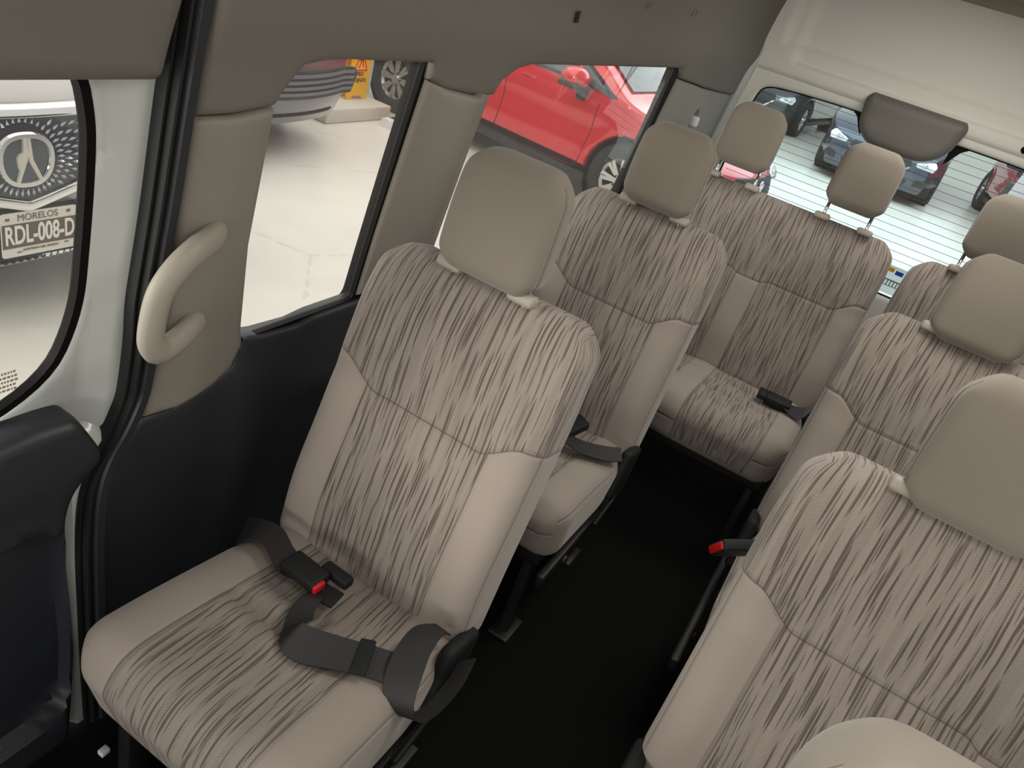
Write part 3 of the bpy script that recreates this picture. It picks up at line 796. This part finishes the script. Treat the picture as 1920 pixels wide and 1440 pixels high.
# bench buckle and strap
bt4 = empty('seat_belt'); tag(bt4, 'black buckle resting on the rear bench cushion', 'seat belt', 'seat belts')
c4 = V_((-.045, 2.50, .452))
obox('buckle', c4, (1, .05, 0), (0, 1, .1), .085, .05, .03, M['blackp'], bt4, .006)
obox('tongue', c4 + V_((-.055, -.005, .004)), (1, .05, 0), (0, 1, .1), .03, .05, .022, M['blackp'], bt4, .005)
ribbon('lap_strap', [(c4 + V_((.03, -.035, 0)), c4 + V_((.03, .02, 0))), (c4 + V_((.08, -.05, -.005)), c4 + V_((.085, .01, .02))), (c4 + V_((.105, .0, .02)), c4 + V_((.11, .06, .05))), (c4 + V_((.115, .06, .06)), c4 + V_((.12, .12, .08)))], M['webbing'], bt4)

# ------------------------------------------------------------ the garage outside
GZ = -.35
m, b = new_mat('polished_concrete'); o_ = coords(); n1 = noise(o_, .9, 5, .6); n2 = noise(o_, 9, 4)
vo = voro(o_, .55, 1, 'DISTANCE_TO_EDGE'); crack = 1 - sstep(X(vo.outputs['Distance']) + .06 * (n2 - .5), .0, .006)
col = mixc(sstep(n1, .35, .7), (.80, .775, .70), (.70, .68, .61)); col = mixc(crack * .25, col, (.4, .38, .33))
setb(b, Base_Color=col, Roughness=.32); b.inputs['Specular IOR Level'].default_value = .4
bump(b, n2, .05, .01); M['ground'] = m
o = bm_obj('garage_floor', box_bm((-14, -8, GZ - .1), (14, 30, GZ)), M['ground'], None, False); tag(o, kind='structure'); o.name = 'floor'

def paint(name, col): return plain(name, col, .25, .15, coat=1.)
M['glassd'] = plain('dark_car_glass', (.10, .125, .13), .12, spec=.45)
M['tyre'] = plain('tyre', (.022, .022, .023), .75, grain=(60, .3, .003))
M['alloy'] = plain('alloy', (.62, .62, .60), .25, .85)
M['cavity'] = plain('arch_liner', (.012, .012, .013), .9)
M['lamp'] = plain('headlight_glass', (.62, .68, .72), .08, .3, coat=1)
M['clad'] = plain('black_cladding', (.03, .03, .032), .6)
M['seamline'] = plain('panel_gap', (.02, .004, .005), .8)

def wheel(parent, x, y, r, rr, side, spokes=8):
    wt = .20
    prof = [(rr, -wt / 2 + .02), (rr + .01, -wt / 2), (r - .03, -wt / 2), (r - .005, -wt / 2 + .03), (r, 0), (r - .005, wt / 2 - .03), (r - .03, wt / 2), (rr + .01, wt / 2), (rr, wt / 2 - .02)]
    V, F = lathe(prof, 48); ty = mesh_obj('tyre', V, F, M['tyre'], parent); ty.location = (x, y - side * wt * .40, r)
    bm = bmesh.new()
    yo = side * (wt / 2 - .025)
    V, F = lathe([(rr + .004, -wt / 2 + .02), (rr - .012, -wt / 2 + .03), (rr - .018, 0), (rr - .02, wt / 2 - .045), (rr + .004, wt / 2 - .02)] if side > 0 else [(rr + .004, wt / 2 - .02), (rr - .012, wt / 2 - .03), (rr - .018, 0), (rr - .02, -wt / 2 + .045), (rr + .004, -wt / 2 + .02)], 48)
    vs = [bm.verts.new(v) for v in V]; [bm.faces.new([vs[i] for i in f]) for f in F]
    for k in range(spokes):
        a = 2 * math.pi * k / spokes; Mx = Matrix.Rotation(a, 4, 'Y')
        for dd in (-.12, .12):
            q = Mx @ Matrix.Rotation(dd, 4, 'Y')
            bb = bmesh.new(); pts = [(.03, -.012), (rr - .01, -.022), (rr - .01, .010), (.03, .012)]
            vv = [[bb.verts.new((px, yo + s * .012 - side * .022 * (1 - px / rr), pz)) for px, pz in pts] for s in (-1, 1)]
            bb.faces.new(vv[0]); bb.faces.new(vv[1][::-1])
            for i in range(4): bb.faces.new((vv[0][i], vv[0][(i + 1) % 4], vv[1][(i + 1) % 4], vv[1][i]))
            bb.transform(q); me = bpy.data.meshes.new('t'); bb.to_mesh(me); bb.free(); bm.from_mesh(me)
    bmesh.ops.create_cone(bm, cap_ends=True, segments=20, radius1=.048 if side < 0 else .036, radius2=.036 if side < 0 else .048, depth=.04, matrix=Matrix.Translation((0, yo, 0)) @ Matrix.Rotation(math.pi / 2, 4, 'X'))
    rim = autosmooth(bm_obj('rim', bm, M['alloy'], ty), 35)
    for k in range(5):
        a = 2 * math.pi * k / 5; bb = bmesh.new(); bmesh.ops.create_icosphere(bb, subdivisions=1, radius=.010)
        n_ = bm_obj('lug_nut', bb, M['blackp'], ty); n_.location = (.035 * 1.7 * math.cos(a), yo + side * .008, .035 * 1.7 * math.sin(a))
    V, F = lathe([(.01, 0), (rr - .01, 0), (rr - .01, .01)], 32); d = mesh_obj('brake_disc', V, F, M['cavity'], ty); d.location = (0, -side * .02, 0)
    return ty

HATCH = [(2.02, .24), (2.13, .42), (2.12, .60), (2.00, .74), (1.72, .86), (1.26, .945), (.95, 1.10), (.60, 1.30), (.25, 1.44), (-.30, 1.50), (-.95, 1.49), (-1.50, 1.38), (-1.80, 1.10), (-1.92, .86), (-1.98, .60), (-1.97, .40), (-1.90, .24)]
SUV = [(2.30, .26), (2.38, .45), (2.38, .74), (2.28, .90), (1.95, 1.00), (1.25, 1.08), (.80, 1.38), (.40, 1.58), (-.30, 1.68), (-1.20, 1.66), (-1.85, 1.52), (-2.15, 1.15), (-2.25, .90), (-2.30, .60), (-2.27, .42), (-2.2, .26)]
SEDAN = [(2.28, .20), (2.36, .36), (2.36, .58), (2.25, .74), (1.85, .86), (1.05, .96), (.60, 1.18), (.15, 1.36), (-.35, 1.44), (-.95, 1.38), (-1.55, 1.15), (-1.80, 1.04), (-2.20, 1.0), (-2.32, .80), (-2.36, .55), (-2.3, .36), (-2.2, .22)]
def car(name, sil, pm, loc, yaw, W=.86, wb=2.72, wr=.325, rimr=.195, belt=.95, detail=True, front='std', sides=(-1, 1)):
    root = empty(name, loc, (0, 0, yaw))
    top = catmull([(a, 0, c) for a, c in sil], 5); TP = [(p.x, p.z) for p in top]
    ar = wr + .045
    def arch(cx): return [(cx + ar * math.cos(a), wr + ar * math.sin(a)) for a in [math.pi - i * math.pi / 14 for i in range(15)]]
    zb = sil[0][1]
    out = TP + [(p[0], max(p[1], zb)) for p in arch(-wb / 2)] + [(p[0], max(p[1], zb)) for p in arch(wb / 2)]
    # remove duplicates
    o2 = []
    for p in out:
        if not o2 or (abs(p[0] - o2[-1][0]) + abs(p[1] - o2[-1][1])) > 1e-4: o2.append(p)
    L2 = max(p[0] for p in sil); L0 = min(p[0] for p in sil)
    def yw(x, z):
        y = W - .38 * max(0, z - belt) - .05 * max(0, .45 - z) / .2 * .6 + .012 * math.exp(-((z - .78) / .05) ** 2) - .012 * math.exp(-((z - .62) / .08) ** 2)
        e = max(0, (x - L2 * .55) / (L2 * .45)) if x > 0 else max(0, (x - L0 * .6) / (L0 * .4))
        y -= .20 * e ** 2.2
        for c in (-wb / 2, wb / 2):
            rr = math.hypot(x - c, z - wr); y += .018 * math.exp(-((rr - ar - .02) / .05) ** 2)
        return y
    for s in sides:
        panel('body_side', o2, [], lambda x, z, d: (x, s * (yw(x, z) - d), z), pm, root, curl=.03, depth=.03, lip=.02, grid=.06, step=.06)
    # skin across the car
    V = []; F = []; K = 12
    def sk(i, t):
        x, z = TP[i]; y = t * (yw(x, z) - .028); q = 1 - t * t
        fr = sm01((abs(x) - .8 * (L2 if x > 0 else -L0)) / (.2 * L2)) 
        cr = .05 * q * (1 - fr)
        ws = 1.0 if z > belt + .02 and x > 0 else 0
        return Vector((x + (.13 * q * fr * (1 if x > 0 else -1)) + .10 * q * ws * sm01((1.5 - z) / .3), y, z + cr))
    for i in range(len(TP)):
        for k in range(K + 1): V.append(sk(i, -1 + 2 * k / K))
    for i in range(len(TP) - 1):
        for k in range(K): F.append((i * (K + 1) + k, i * (K + 1) + k + 1, (i + 1) * (K + 1) + k + 1, (i + 1) * (K + 1) + k))
    hood = mesh_obj('body_shell', V, F, pm, root); autosmooth(hood, 50)
    def glass_patch(nm, i0, i1, tm):
        V = []; F = []
        for j in range(13):
            f_ = i0 + (i1 - i0) * j / 12; i = min(int(f_), len(TP) - 2); fr = f_ - i
            for k in range(13):
                t = -tm + 2 * tm * k / 12; a = sk(i, t).lerp(sk(i + 1, t), fr); V.append(a + Vector(((.012 if a.x > -.5 else -.012), 0, .012)))
        for j in range(12):
            for k in range(12): F.append((j * 13 + k, j * 13 + k + 1, (j + 1) * 13 + k + 1, (j + 1) * 13 + k))
        return mesh_obj(nm, V, F, M['glassd'], root)
    iw = [i for i, p in enumerate(TP) if p[0] > 0 and p[1] > belt + .03]; i0 = iw[0]; ir = [i for i, p in enumerate(TP) if p[1] > max(q[1] for q in TP) - .07][0]
    wsd = glass_patch('windshield', i0, ir, .88)
    # wipers
    for yy in (-.35, .25):
        tube('wiper', [sk(i0, yy) + Vector((.03, 0, .02)), sk(min(i0 + 3, ir), yy + .35) + Vector((.02, 0, .03))], .008, M['blackp'], wsd, 6)
    ib = [i for i, p in enumerate(TP) if p[0] < -1 and p[1] > belt + .08]
    glass_patch('rear_glass', ib[0] + 1, ib[-1], .85)
    box('underbody', (L0 + .2, -W + .08, zb - .03), (L2 - .2, W - .08, zb + .12), M['cavity'], root, .03)
    box('sill', (-wb / 2 + ar - .02, -W + .03, zb - .05), (wb / 2 - ar + .02, W - .03, zb + .03), M['clad'], root, .02)
    for cx in (-wb / 2, wb / 2):
        for s in (-1, 1):
            wheel(root, cx, s * (W - .02), wr, rimr, s)
            V, F = lathe([(ar, -.12), (ar + .01, .12), (.02, .12)] if s < 0 else [(ar, .12), (ar + .01, -.12), (.02, -.12)], 32); a_ = mesh_obj('arch_liner', V, F, M['cavity'], root); a_.location = (cx, s * (W - .15), wr)
    # side windows
    roofz = max(p[1] for p in sil)
    def xa(z):  # front edge of the side glass at height z, from the silhouette
        c = [p for p in TP if p[0] > 0 and p[1] > .9]; 
        for a, b_ in zip(c, c[1:]):
            if (a[1] - z) * (b_[1] - z) <= 0 and a[1] != b_[1]: return a[0] + (b_[0] - a[0]) * (z - a[1]) / (b_[1] - a[1])
        return c[-1][0]
    bz = belt + .02; tz = roofz - .10
    x0, x1 = xa(bz + .02) - .14, xa(tz) - .12
    wins = [[(x0 - .30, bz + .01), (x0 - .42, bz + .01), (.02, bz), (.02, tz), (x1, tz)], [(-.04, bz), (-.90, bz + .04), (-1.0, tz - .10), (-.80, tz - .02), (-.04, tz)]]
    tri = [(x0 + .10, bz - .05), (x0 - .27, bz + .01), (x0 - .37, bz + .17)]
    for s in sides:
        for lp in wins:
            fr_ = panel('window_surround', rounded(offs(lp, .028), .03, 3), [], lambda x, z, d: (x, s * (yw(x, z) + .002), z), M['clad'], root, curl=0, lip=0, grid=.2, step=.1)
            panel('side_window', rounded(lp, .03, 3), [], lambda x, z, d: (x, s * (yw(x, z) + .005), z), M['glassd'], fr_, curl=0, lip=0, grid=.2, step=.1)
        fr_ = panel('quarter_surround', rounded(offs(tri, .030), .03, 3), [], lambda x, z, d: (x, s * (yw(x, z) + .003), z), M['clad'], root, curl=0, lip=0, grid=.2, step=.1)
        panel('quarter_window', rounded(tri, .025, 3), [], lambda x, z, d: (x, s * (yw(x, z) + .006), z), M['glassd'], fr_, curl=0, lip=0, grid=.2, step=.1)
        if detail:
            def ln(pts, r=.004, mt=None, nm='door_gap'): return tube(nm, [Vector((p[0], s * (yw(p[0], p[1]) + .001), p[1])) for p in [(q.x, q.y) for q in catmull([(a, b_, 0) for a, b_ in pts], 5)]], r, mt or M['seamline'], root, 6, up=Vector((0, 1, .01)))
            ln([(.97, .86), (.95, .60), (.92, .38), (.85, .30), (.60, .285), (.0, .285), (-.02, .5), (-.02, belt - .02)])
            ln([(-.02, .285), (-.60, .285), (-.80, .40), (-1.02, .68), (-1.05, belt - .02)])
            for hx in (.12, -.88):
                ln([(hx, .84), (hx + .08, .852), (hx + .17, .845)], .014, pm, 'door_handle')
        # mirror
        mx_ = x0 - .24; mz = bz - .01
        bb = bmesh.new(); bmesh.ops.create_uvsphere(bb, u_segments=24, v_segments=14, radius=1)
        for v in bb.verts: v.co = Vector((v.co.x * .15 * (.75 if v.co.x > 0 else 1), v.co.y * .115, v.co.z * .085))
        mi = empty('mirror', (mx_, s * (W + .14), mz + .045), parent=root)
        mc_ = bm_obj('mirror_cap', bb, pm, mi)
        bb = box_bm((-.12, -.105, -.088), (.09, .105, -.030), .025, 4); bm_obj('mirror_base', bb, M['clad'], mi)
        bb = box_bm((-.01, -.13, -.17), (.07, -.06, -.03), .02, 3, M=Matrix.Scale(s, 4, (0, 1, 0))); bm_obj('mirror_foot', bb, M['clad'], mi)
    # nose
    nose = [p for p in TP[:TP.index(max(TP, key=lambda p: p[0])) + 40] if p[0] > L2 * .7]
    zs = np.array([p[1] for p in nose]); xs_ = np.array([p[0] for p in nose]); od = np.argsort(zs)
    def fx(y, z):
        x = float(np.interp(z, zs[od], xs_[od])); t = y / (yw(x, z) - .028); q = max(0, 1 - t * t); fr = sm01((abs(x) - .8 * L2) / (.2 * L2)); return x + .13 * q * fr
    def fp(nm, lp, mt, off=.006, par=None, curl=0, depth=0.01, rd=.02, lip=.01):
        return panel(nm, rounded(lp, rd, 4), [], lambda y, z, d: (fx(y, z) + off - d, y, z), mt, par or root, curl=curl, depth=depth, lip=lip, grid=.04, step=.03)
    k = (max(zs) if False else 1)
    h1 = .62 if sil is not SUV else .80
    if front == 'std':
        for s in (-1, 1):
            hl = fp('headlight', [(s * .50, h1), (s * .74, h1 + .08), (s * .79, h1 + .02), (s * .76, h1 - .06), (s * .52, h1 - .05)], M['lamp'], .012, curl=.02)
            bb = bmesh.new(); bmesh.ops.create_uvsphere(bb, u_segments=16, v_segments=8, radius=.035); q = bm_obj('lens', bb, M['chrome'], hl); q.location = (fx(s * .62, h1) + .005, s * .62, h1 + .005)
            fl_ = fp('fog_lamp', [(s * .58, .30), (s * .76, .32), (s * .74, .42), (s * .60, .40)], M['clad'], .008)
        gr = fp('grille', [(-.42, h1 + .03), (.42, h1 + .03), (.46, h1 - .06), (.30, h1 - .18), (-.30, h1 - .18), (-.46, h1 - .06)], M['clad'], .008)
        fp('grille_trim', [(-.46, h1 - .07), (-.42, h1 - .075), (-.29, h1 - .195), (.29, h1 - .195), (.42, h1 - .075), (.46, h1 - .07), (.31, h1 - .215), (-.31, h1 - .215)], M['chrome'], .014, gr, rd=.004)
        fp('lower_intake', [(-.50, .36), (.50, .36), (.44, .27), (-.44, .27)], M['clad'], .008)
        bb = bmesh.new(); bmesh.ops.create_cone(bb, cap_ends=True, segments=24, radius1=.05, radius2=.045, depth=.012, matrix=Matrix.Rotation(math.pi / 2, 4, 'Y')); q = bm_obj('badge', bb, M['chrome'], gr); q.location = (fx(0, h1 - .03) + .014, 0, h1 - .03)
    root['_fx'] = 0; del root['_fx']
    return root, fx, fp, yw

redp = paint('red_paint', (.62, .018, .030)); M['seamline'] = plain('panel_gap', (.10, .004, .006), .8)
rc, _, _, _ = car('car', HATCH, redp, (-3.33, 6.495 + .84, GZ), -math.radians(7.575), W=.86)
tag(rc, 'red hatchback seen side-on through the two left side windows', 'car')
M['seamline'] = plain('panel_gap_dark', (.01, .01, .012), .8)
cA, fxA, fpA, _ = car('car', SEDAN, paint('navy_paint', (.045, .06, .09)), (-.58, 12.75 + 2.45, GZ), -math.pi / 2, W=.92, wb=2.75, detail=False)
tag(cA, 'dark blue car facing the rear window, behind the bench headrests', 'car')
cR, _, _, _ = car('car', HATCH, redp, (2.05, 12.15 + 2.2, GZ), -math.pi / 2 + .12, W=.88, detail=False)
tag(cR, 'red car at the right end of the rear window view', 'car')
cB, _, _, _ = car('car', HATCH, paint('dark_grey_paint', (.05, .06, .07)), (-3.0, 15.4 + 2.2, GZ), -math.pi / 2 - .1, W=.88, detail=False)
tag(cB, 'dark grey car farther away at the top left of the rear window view', 'car')
cW, _, _, _ = car('car', HATCH, paint('white_car_paint', (.75, .78, .80)), (-5.6, 14.6 + 2.2, GZ), -math.pi / 2 - .1, W=.88, detail=False)
tag(cW, 'white car in the far corner of the rear window view', 'car')
# dark grey car in window 1
cD, fxD, fpD, _ = car('car', SUV, paint('graphite_paint', (.085, .09, .10)), (-4.02 - 2.42, 4.30, GZ), 0, W=.92, wb=2.8, detail=False, front='none')
tag(cD, 'dark grey car whose slatted bumper shows at the upper left of the first side window', 'car')
gD = fpD('grille', [(-.80, .66), (.80, .66), (.84, .62), (.80, .46), (-.80, .46), (-.84, .62)], M['clad'], .006)
for i in range(4): fpD('slat', [(-.78, .49 + i * .042), (.78, .49 + i * .042), (.80, .512 + i * .042), (-.80, .512 + i * .042)], plain('slat_grey', (.13, .135, .15), .4), .020, gD, rd=.004)
fpD('lower_intake', [(-.62, .345), (.62, .345), (.58, .325), (-.58, .325)], M['gasket'], .008, rd=.004)

# silver SUV with the badge, in the door window
M['silver'] = paint('silver_paint', (.36, .345, .335)); CY = 1.715
cS, fxS, fpS, _ = car('car', SUV, M['silver'], (-2.79 - 2.51, CY, GZ), 0, W=.95, wb=2.8, detail=False, front='none')
tag(cS, 'silver sport utility car with round badge and number plate, seen through the door window', 'car')
z_ = lambda z: z - GZ
fpS('bonnet_lip', [(-.80, z_(.580)), (.80, z_(.580)), (.80, z_(.585)), (-.80, z_(.585))], M['clad'], .006, rd=.002)
grl = fpS('grille', [(-.58, z_(.490)), (.58, z_(.490)), (.60, z_(.44)), (.42, z_(.29)), (.0, z_(.168)), (-.42, z_(.29)), (-.60, z_(.44))], plain('grille_black', (.022, .025, .032), .25, coat=.8), .008, rd=.012)
fpS('grille_frame', [(-.62, z_(.522)), (.62, z_(.522)), (.62, z_(.484)), (-.62, z_(.484))], M['chrome'], .020, grl, rd=.01, curl=.012)
fpS('grille_frame', [(-.64, z_(.46)), (-.60, z_(.45)), (-.42, z_(.30)), (0, z_(.186)), (.42, z_(.30)), (.60, z_(.45)), (.64, z_(.46)), (.44, z_(.265)), (0, z_(.142)), (-.44, z_(.265))], M['chrome'], .022, grl, rd=.006, curl=.008)
# faceted grille studs fanning out from the badge
cz = z_(.345); studs = 0; nut = None
M['stud'] = plain('stud_chrome', (.42, .46, .52), .18, 1)
pent = [(-.57, z_(.475)), (.57, z_(.475)), (.59, z_(.44)), (.41, z_(.31)), (.0, z_(.20)), (-.41, z_(.31)), (-.59, z_(.44))]
cand = []
for ring_ in range(9):
    rr = .135 + ring_ * .032; n_ = 40
    for k in range(n_):
        a = 2 * math.pi * (k + .5 * (ring_ % 2)) / n_; y, z = rr * 1.02 * math.cos(a), cz + rr * .95 * math.sin(a)
        if inside(np.array([y]), np.array([z]), pent)[0]: cand.append((abs(y - .02) + .3 * abs(z - cz), y, z, a, rr))
cand.sort()
def stud_mesh():
    V = [(0, -1, 0), (0, 1, 0), (0, 0, .42), (0, 0, -.42), (.5, 0, 0)]; F = [(0, 2, 4), (2, 1, 4), (1, 3, 4), (3, 0, 4)]; return V, F
V, F = stud_mesh(); first = None
def put_stud(y, z, a, rr, base=None):
    sc_ = .0155 + .020 * (rr - .13)
    if base is None: o = mesh_obj('grille_stud', V, F, M['stud'], grl, smooth=False)
    else: o = base.copy(); C.objects.link(o); o.parent = grl
    o.location = (fxS(y, z) + .009, y, z); o.rotation_euler = (a, 0, 0); o.scale = (sc_ * .8, sc_ * 1.1, sc_ * 1.1); return o
for c_ in cand[:96]:
    first = put_stud(*c_[1:], base=first) if first else put_stud(*c_[1:])
rest = bmesh.new()
for c_ in cand[96:]:
    _, y, z, a, rr = c_; sc_ = .0155 + .020 * (rr - .13)
    t_ = bmesh.new(); vs = [t_.verts.new(v) for v in V]; [t_.faces.new([vs[i] for i in f]) for f in F]
    t_.transform(Matrix.Translation((fxS(y, z) + .009, y, z)) @ Matrix.Rotation(a, 4, 'X') @ Matrix.Diagonal((sc_ * .8, sc_ * 1.1, sc_ * 1.1, 1)))
    me = bpy.data.meshes.new('t'); t_.to_mesh(me); t_.free(); rest.from_mesh(me)
o = bm_obj('grille_studs', rest, M['stud'], grl, False); o['kind'] = 'stuff'
# badge: rounded ring with the two-legged mark
bd = empty('badge', (fxS(0, cz) + .02, -.008, cz + .002), parent=cS)
bw, bh = .108, .104
def sq(a, w_, h_, e=2.6):
    c, s = math.cos(a), math.sin(a); k = (abs(c) ** e + abs(s) ** e) ** (-1 / e)
    return (w_ * c * k * (1 - .10 * max(0, -s)), h_ * s * k)
rl = [Vector((0, *sq(2 * math.pi * i / 48, bw - .012, bh - .012))) for i in range(48)]
sweep('badge_ring', rl, [(-.012, -.006), (.012, -.006), (.008, .008), (-.008, .008)], M['chrome'], bd, closed=True, up=Vector((1, 0, 0)))
bbk = [sq(2 * math.pi * i / 48, bw - .012, bh - .012) for i in range(48)]
mesh_obj('badge_plate', [(0, a, c) for a, c in bbk] + [(-.01, a, c) for a, c in bbk], [tuple(range(48)), tuple(range(95, 47, -1))] + [(i, i + 48, (i + 1) % 48 + 48, (i + 1) % 48) for i in range(48)], plain('badge_mirror_black', (.10, .12, .15), .06, .9, coat=1), bd, smooth=False)
cream = plain('badge_silver', (.82, .78, .70), .3, .4)
def prism(nm, pts, x0, x1, mt, par):
    n = len(pts); return mesh_obj(nm, [(x1, a, c) for a, c in pts] + [(x0, a, c) for a, c in pts], [tuple(range(n)), tuple(range(2 * n - 1, n - 1, -1))] + [(i, (i + 1) % n, (i + 1) % n + n, i + n) for i in range(n)], mt, par, smooth=False)
prism('badge_mark', [(-.012, .086), (-.001, .086), (.003, .02), (-.003, .0), (-.035, -.088), (-.043, -.084), (-.029, -.036), (-.034, -.022), (-.037, .010), (-.030, .026), (-.015, .034)], 0, .012, cream, bd)
prism('badge_mark', [(.001, .086), (.011, .085), (.020, .004), (.058, -.080), (.050, -.087), (.005, .0), (.003, .02)], 0, .012, cream, bd)
# number plate
pl = empty('number_plate', (fxS(0, z_(.055)) + .035, .035, z_(.058)), (0, 0, 0), parent=cS)
prism('plate_frame', rounded([(-.160, -.100), (.160, -.100), (.160, .100), (-.160, .100)], .014, 4), -.02, 0, M['blackp'], pl)
prism('plate_sheet', rounded([(-.150, -.090), (.150, -.090), (.150, .090), (-.150, .090)], .012, 4), 0, .003, plain('plate_white', (.80, .77, .70), .5), pl)
prism('plate_band', [(-.147, -.052), (.147, -.052), (.147, .045), (-.147, .045)], .003, .0045, plain('plate_brown', (.13, .095, .068), .55), pl)
def text(nm, s, size, loc, mt, par, rot=(math.pi / 2, 0, math.pi / 2), sx=1., bold=0., depth=.0008):
    c = bpy.data.curves.new(nm, 'FONT'); c.body = s; c.size = size; c.align_x = 'CENTER'; c.align_y = 'CENTER'; c.extrude = depth; c.offset = bold
    t = bpy.data.objects.new(nm, c); C.objects.link(t); dg = bpy.context.evaluated_depsgraph_get(); me = bpy.data.meshes.new_from_object(t.evaluated_get(dg)); bpy.data.objects.remove(t); bpy.data.curves.remove(c)
    me.materials.clear(); me.materials.append(mt); o = bpy.data.objects.new(nm, me); C.objects.link(o); o.parent = par; o.location = loc; o.rotation_euler = rot; o.scale = (sx, 1, 1); return o
wt_ = plain('plate_letters', (.88, .86, .80), .5); gt_ = plain('plate_small_print', (.16, .13, .11), .6)
text('plate_number', 'RDL-008-D', .105, (.006, 0, -.003), wt_, pl, sx=.56, bold=.0022)
text('plate_state', 'MORELOS', .038, (.004, -.008, .067), gt_, pl, sx=.95)
text('plate_motto', 'ANFITRION DEL MUNDO', .014, (.004, 0, -.066), gt_, pl, sx=.9)
for y, z, a, c in ((-.085, -.072, .018, .005), (.105, -.062, .018, .005), (-.125, .066, .016, .010), (.115, .070, .016, .012)): prism('plate_print', [(y - a / 2, z - c / 2), (y + a / 2, z - c / 2), (y + a / 2, z + c / 2), (y - a / 2, z + c / 2)], .003, .0042, gt_, pl)
fpS('plate_recess', [(-.52, z_(.17)), (-.30, z_(.155)), (.45, z_(.155)), (.62, z_(.17)), (.60, z_(-.06)), (-.50, z_(-.06))], plain('bumper_black', (.05, .052, .058), .35), .004)
fpS('chrome_strip', [(-.70, z_(-.105)), (.70, z_(-.105)), (.68, z_(-.125)), (-.68, z_(-.125))], M['chrome'], .014, rd=.004, curl=.006)
fpS('lower_intake', [(-.62, z_(-.062)), (.62, z_(-.062)), (.60, z_(-.098)), (-.60, z_(-.098))], M['clad'], .008, rd=.004)

# kerb block, column, yellow floor sign, wheel stop
kb = tag(box('kerb_block', (-5.6, 5.50, GZ), (-4.58, 6.42, GZ + .13), plain('concrete_white', (.62, .60, .54), .8, grain=(20, .6, .01)), None, .015), 'low concrete kerb block beneath the white column', 'kerb')
col_ = box('column', (-5.6, 6.16, GZ + .13), (-4.93, 6.50, 2.6), plain('column_white', (.78, .77, .73), .7), None, .01)
tag(col_, 'white square garage column rising from the kerb block', 'column')
ye = plain('sign_yellow', (.90, .50, .012), .45)
sg = empty('caution_sign', (-4.80, 6.14, GZ + .13)); tag(sg, 'yellow folding caution floor sign standing on the kerb block by the column', 'floor sign')
def sp_(nm, lo, hi, t, m=ye): return box(nm, lo, hi, m, sg, .004, M=Matrix.Rotation(t, 4, 'Y'))
prism('sign_panel', rounded([(-.15, 0), (-.08, 0), (-.06, .035), (.06, .035), (.08, 0), (.15, 0), (.13, .60), (.09, .64), (-.09, .64), (-.13, .60)], .01, 3), -.012, 0, ye, sg)
o = prism('sign_panel', rounded([(-.15, 0), (.15, 0), (.13, .60), (-.13, .60)], .01, 3), -.10, -.088, ye, sg)
rd_ = plain('sign_red', (.7, .02, .02), .5); bk2 = plain('sign_black', (.03, .03, .03), .6)
def sgl(nm, a, b_, wd, mt): 
    d = Vector((0, b_[0] - a[0], b_[1] - a[1])); n_ = Vector((0, -d.z, d.y)).normalized() * wd / 2
    return prism(nm, [(a[0] + n_.y, a[1] + n_.z), (a[0] - n_.y, a[1] - n_.z), (b_[0] - n_.y, b_[1] - n_.z), (b_[0] + n_.y, b_[1] + n_.z)], 0, .002, mt, sg)
for a, b_ in (((-.09, .27), (0, .46)), ((0, .46), (.09, .27)), ((.09, .27), (-.09, .27)), ((-.03, .29), (.01, .38)), ((.01, .38), (.035, .30)), ((-.03, .36), (.03, .37))): sgl('warning_mark', a, b_, .014, rd_)
text('sign_text', 'CUIDADO', .055, (.002, 0, .52), bk2, sg, bold=.001); text('sign_text', 'PISO', .05, (.002, 0, .235), bk2, sg, bold=.001); text('sign_text', 'MOJADO', .05, (.002, 0, .18), bk2, sg, bold=.001)
ws_ = empty('wheel_stop', (-4.40, 6.75, GZ)); tag(ws_, 'low yellow and black striped wheel stop beside the red hatchback', 'wheel stop')
prof = [(-.07, 0), (.07, 0), (.045, .07), (.03, .085), (-.03, .085), (-.045, .07)]
for i, (y0, y1, mt) in enumerate(((-.64, -.56, M['label']), (-.56, -.47, M['tyre']), (-.47, -.26, ye), (-.26, .10, M['tyre']), (.10, .34, ye), (.34, .5, M['tyre']))):
    n = len(prof); mesh_obj('stripe_block', [(a, y0, c) for a, c in prof] + [(a, y1, c) for a, c in prof], [tuple(range(n)), tuple(range(2 * n - 1, n - 1, -1))] + [(k_, k_ + n, (k_ + 1) % n + n, (k_ + 1) % n) for k_ in range(n)], mt, ws_, smooth=False)
# pale display panel next to the red car at the rear
dp_ = empty('display_panel', (1.12, 12.0, GZ)); tag(dp_, 'narrow pale upright panel beside the far red car', 'panel')
box('board', (-.12, -.02, .10), (.12, .02, 1.05), plain('panel_pale', (.45, .40, .43), .5), dp_, .01, M=Matrix.Rotation(.12, 4, 'Y'))
box('board_side', (-.17, .0, .05), (-.11, .25, .85), M['clad'], dp_, .01, M=Matrix.Rotation(.12, 4, 'Y'))
